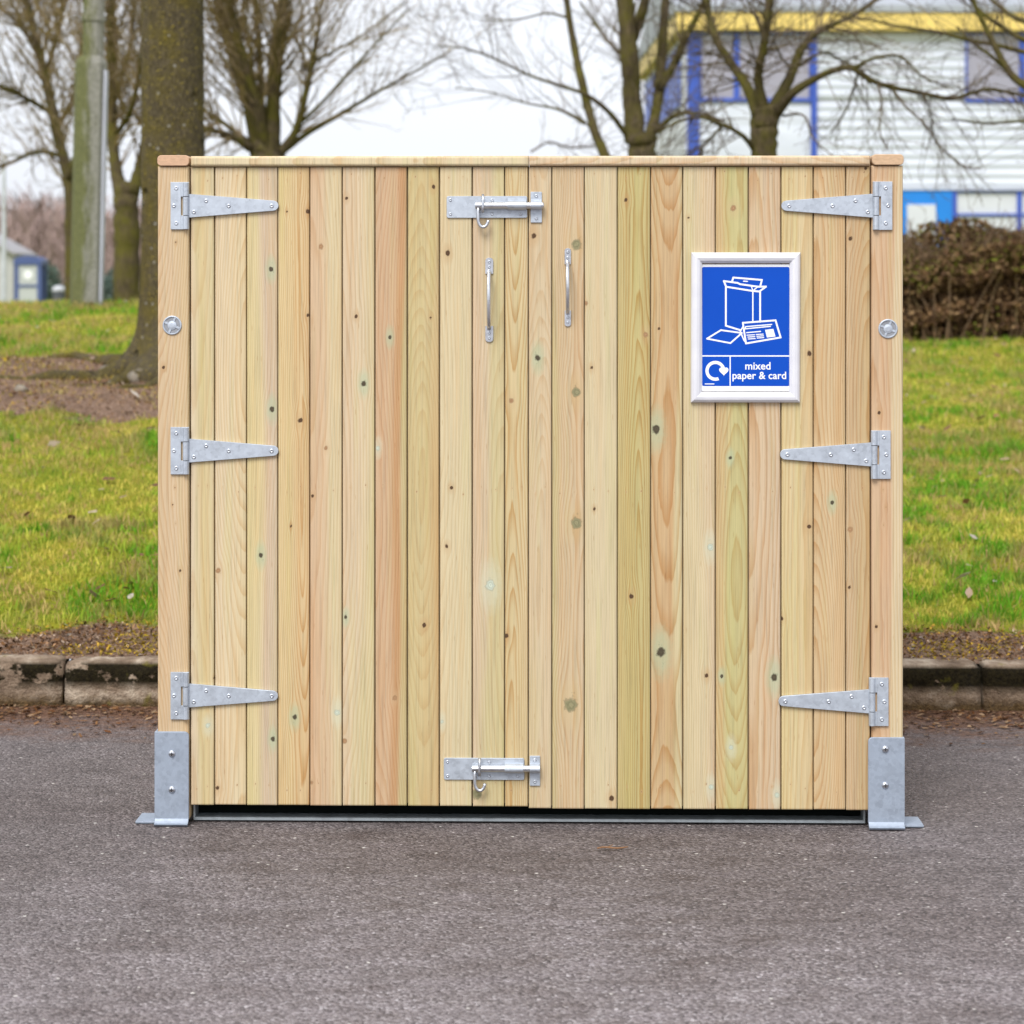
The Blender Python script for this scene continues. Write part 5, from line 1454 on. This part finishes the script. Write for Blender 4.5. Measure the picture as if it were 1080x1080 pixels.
# ------------------------------------------------------------------ things far left beyond the crest
KD = 70.0; KS = F / KD
kx_, kz_ = wpt(32.4, 0, KD).x, 0.15
kio = empty('kiosk', (kx_, KD, kz_))
tag(kio, 'small blue framed glazed kiosk with an arched top beyond the crest at far left', 'kiosk')
KB = simple_mat('kiosk_blue', (0.055, 0.085, 0.22), 0.5, 0, 0.1, 2)
KG = NT('kiosk_glass'); KG.color((0.42, 0.44, 0.43)); KG.rough(0.2); KG = KG.m
hw = 14.2 / KS; top = H + (HOR - 270) / KS - kz_
m = MB()
t_ = 4.4 / KS
for s_ in (-1, 1):
    for yy in (-hw, hw - t_): m.box(s_*hw - (t_ if s_ > 0 else 0), s_*hw + (t_ if s_ < 0 else 0), yy, yy + t_, 0, top - 0.18)
for zz, hh in ((0.0, 0.10), (top - 1.02, 0.07)):
    m.box(-hw + t_, hw - t_, -hw, -hw + t_*.8, zz, zz + hh); m.box(-hw + t_, hw - t_, hw - t_*.8, hw, zz, zz + hh)
m.build('kiosk_frame', KB, kio)
m = MB(); pts = [(-hw - .02, top - 0.30), (hw + .02, top - 0.30)]
for k_ in range(9):
    u = 1 - 2*k_/8; pts.append((u*(hw + .02), top - 0.13 + 0.13*math.sqrt(max(0, 1 - u*u))))
m.prism(pts, -hw - .02, hw + .02, 0.01); m.build('kiosk_roof', KB, kio)
for nm, z0, z1 in (('pane', 0.11, top - 1.03), ('pane', top - 0.94, top - 0.31)):
    m = MB(); m.box(-hw + t_, hw - t_, -hw + .03, -hw + .045, z0, z1); m.build(nm, KG, kio)
m = MB(); m.disc(0.0, top - 0.62, 0.15, -hw + .015, -hw + .028, 20); m.build('notice', simple_mat('white_notice', (0.75,0.76,0.76), 0.5), kio)

SD = 95.0
shed = empty('warehouse', (wpt(-40, 0, SD).x, SD, 0.1))
tag(shed, 'pale grey warehouse end wall with sloping roof at the far left edge', 'building')
SS = F / SD
m = MB(); sxp = lambda px: (px + 40) / SS; szp = lambda py: H + (HOR - py) / SS - 0.1
m.prism([(sxp(-160), -.3), (sxp(14), -.3), (sxp(14), szp(268)), (sxp(-40), szp(238)), (sxp(-160), szp(262))], 0, 4)
m.build('wall', simple_mat('pale_render', (0.40, 0.40, 0.39), 0.7, 0, 0.08, 0.6), shed)
m = MB(); m.add([(sxp(-42), -.3, szp(236.5)), (sxp(-42), 4.3, szp(236.5)), (sxp(17), 4.3, szp(269.2)), (sxp(17), -.3, szp(269.2)), (sxp(-42), -.3, szp(234)), (sxp(-42), 4.3, szp(234)), (sxp(17), 4.3, szp(266.7)), (sxp(17), -.3, szp(266.7))],
  [(0,1,2,3), (7,6,5,4), (0,3,7,4), (2,1,5,6), (1,0,4,5), (3,2,6,7)]); m.build('roof', simple_mat('pale_roof', (0.30,0.29,0.30), 0.6), shed)

pd_ = 60.0; m = MB(); p0 = wpt(4, 0, pd_)
m.tube([(0,0,0), (0,0,5.0)], [0.075, 0.055], 10)
m.tube([(0,0,5.0), (0.35,0,5.12)], [0.04, 0.035], 8)
o = m.build('slim_post', simple_mat('pale_steel', (0.46,0.48,0.52), 0.5), None); o.location = (p0.x, pd_, 0.1)
tag(o, 'slim pale grey steel post at the far left edge in front of the brown wood', 'post')

bd_ = 42.0; p0 = wpt(62, 306, bd_)
root = empty('litter_bin', (p0.x, bd_, 0.35))
m = MB(); m.tube([(0,0,0), (0,0,p0.z - 0.35 - 0.02)], [0.11, 0.115], 14); m.build('bin_body', simple_mat('bin_dark', (0.06,0.065,0.08), 0.5), root)
m = MB(); m.tube([(0,0,p0.z-.37), (0,0,p0.z-.33), (0,0,p0.z-.28), (0,0,p0.z-.255)], [0.13,0.13,0.10,0.03], 14); m.build('bin_lid', simple_mat('bin_lid', (0.42,0.43,0.46), 0.5), root)
tag(root, 'small grey domed litter bin peeping over the crest between kiosk and lamp post', 'litter bin')

def shrub(px, d, w, h, cols, label, n_, zb_):
    c = wpt(px, 0, d); root = empty('shrub', (c.x, d, zb_))
    U = rng.normal(0, 1, (n_, 3)); U /= np.linalg.norm(U, axis=1)[:, None]
    rr_ = rng.random(n_) ** 0.4
    P = U * rr_[:, None] * np.array([w/2, w/2, h/2]) + np.array([0, 0, h/2])
    P *= (1 + 0.3*(vnoise(U[:,0]+3, U[:,2]+3, 2.5, 31) - 0.5))[:, None]
    A = rng.normal(0,1,(n_,3)); A /= np.linalg.norm(A,axis=1)[:,None]; B = rng.normal(0,1,(n_,3)); B -= A*(A*B).sum(1)[:,None]; B /= np.linalg.norm(B,axis=1)[:,None]
    s_ = rng.uniform(0.03, 0.07, (n_,1)); co = np.zeros((n_,4,3))
    co[:,0]=P-A*s_; co[:,1]=P-B*s_*.6; co[:,2]=P+A*s_; co[:,3]=P+B*s_*.6
    cc = np.array(cols)[rng.integers(0,len(cols),n_)]*rng.uniform(.75,1.2,(n_,1))
    np_mesh('foliage', co.reshape(-1,3), np.arange(n_*4), np.full(n_,4), leaf_attr_mat('shrub_leaves'), root, [('tint','FLOAT_COLOR',np.repeat(np.concatenate([cc,np.ones((n_,1))],1),4,0))])
    m = MB()
    for _ in range(7): m.tube([(0,0,0), tuple(rvec()*w*.15 + Vector((0,0,h*.5)))], [0.03, 0.01], 5)
    m.build('stem', BARK_FAR, root)
    tag(root, label, 'shrub', 'shrubs beyond the crest')
shrub(48, 76, 1.5, 2.3, [(0.10,0.15,0.12),(0.07,0.11,0.09),(0.13,0.17,0.14)], 'blue green evergreen shrub beside the blue kiosk', 4000, 0.1)
shrub(115, 72, 1.2, 2.0, [(0.12,0.16,0.14),(0.08,0.12,0.10),(0.15,0.19,0.17)], 'grey green evergreen shrub just right of the lamp post', 4000, 0.1)

# far-off reddish winter wood, one mass; distance haze is paled into its colour
m = MB()
for _ in range(2600):
    px = random.uniform(-420, 470); d = random.uniform(105, 150)
    c = wpt(px, 0, d)
    hw_ = 6.4 + 1.2*mnoise.noise(Vector((px*0.012, 0, 3))) + 0.9*mnoise.noise(Vector((px*0.05, 0, 7)))
    if px > 160: hw_ *= max(0.55, 1 - (px-160)/500)
    hgt_ = hw_ * random.uniform(0.72, 1.02) * d / 125
    p = Vector((c.x, d, 0.0)); dv = Vector((random.gauss(0,.10), random.gauss(0,.1), 1)).normalized()
    pts = [p]
    for k_ in range(5):
        dv = (dv + rvec()*0.12).normalized(); pts.append(pts[-1] + dv*hgt_/5)
    m.tube(pts, [0.07,0.06,0.05,0.035,0.025,0.012], 3, cap=False)
    for k_ in range(8):
        i = random.randint(1, 4); q_ = pts[i].lerp(pts[i+1], random.random()); e = (Vector((random.gauss(0,.7), random.gauss(0,.7), 0.7))).normalized()
        L = random.uniform(.6, 1.6)
        m.tube([q_, q_ + e*L*.5 + rvec()*.08, q_ + e*L + Vector((0,0,.15))], [0.045, 0.04, 0.022], 3, cap=False)
o = m.build('far_wood', bark_mat('winter_wood', (0.19,0.135,0.12), (0.34,0.25,0.225), (0.26,0.21,0.15), 0.2, stretch=(.2,.2,.2)), None)
tag(o, 'far off reddish brown winter wood along the horizon at the left', 'wood', kind='stuff')
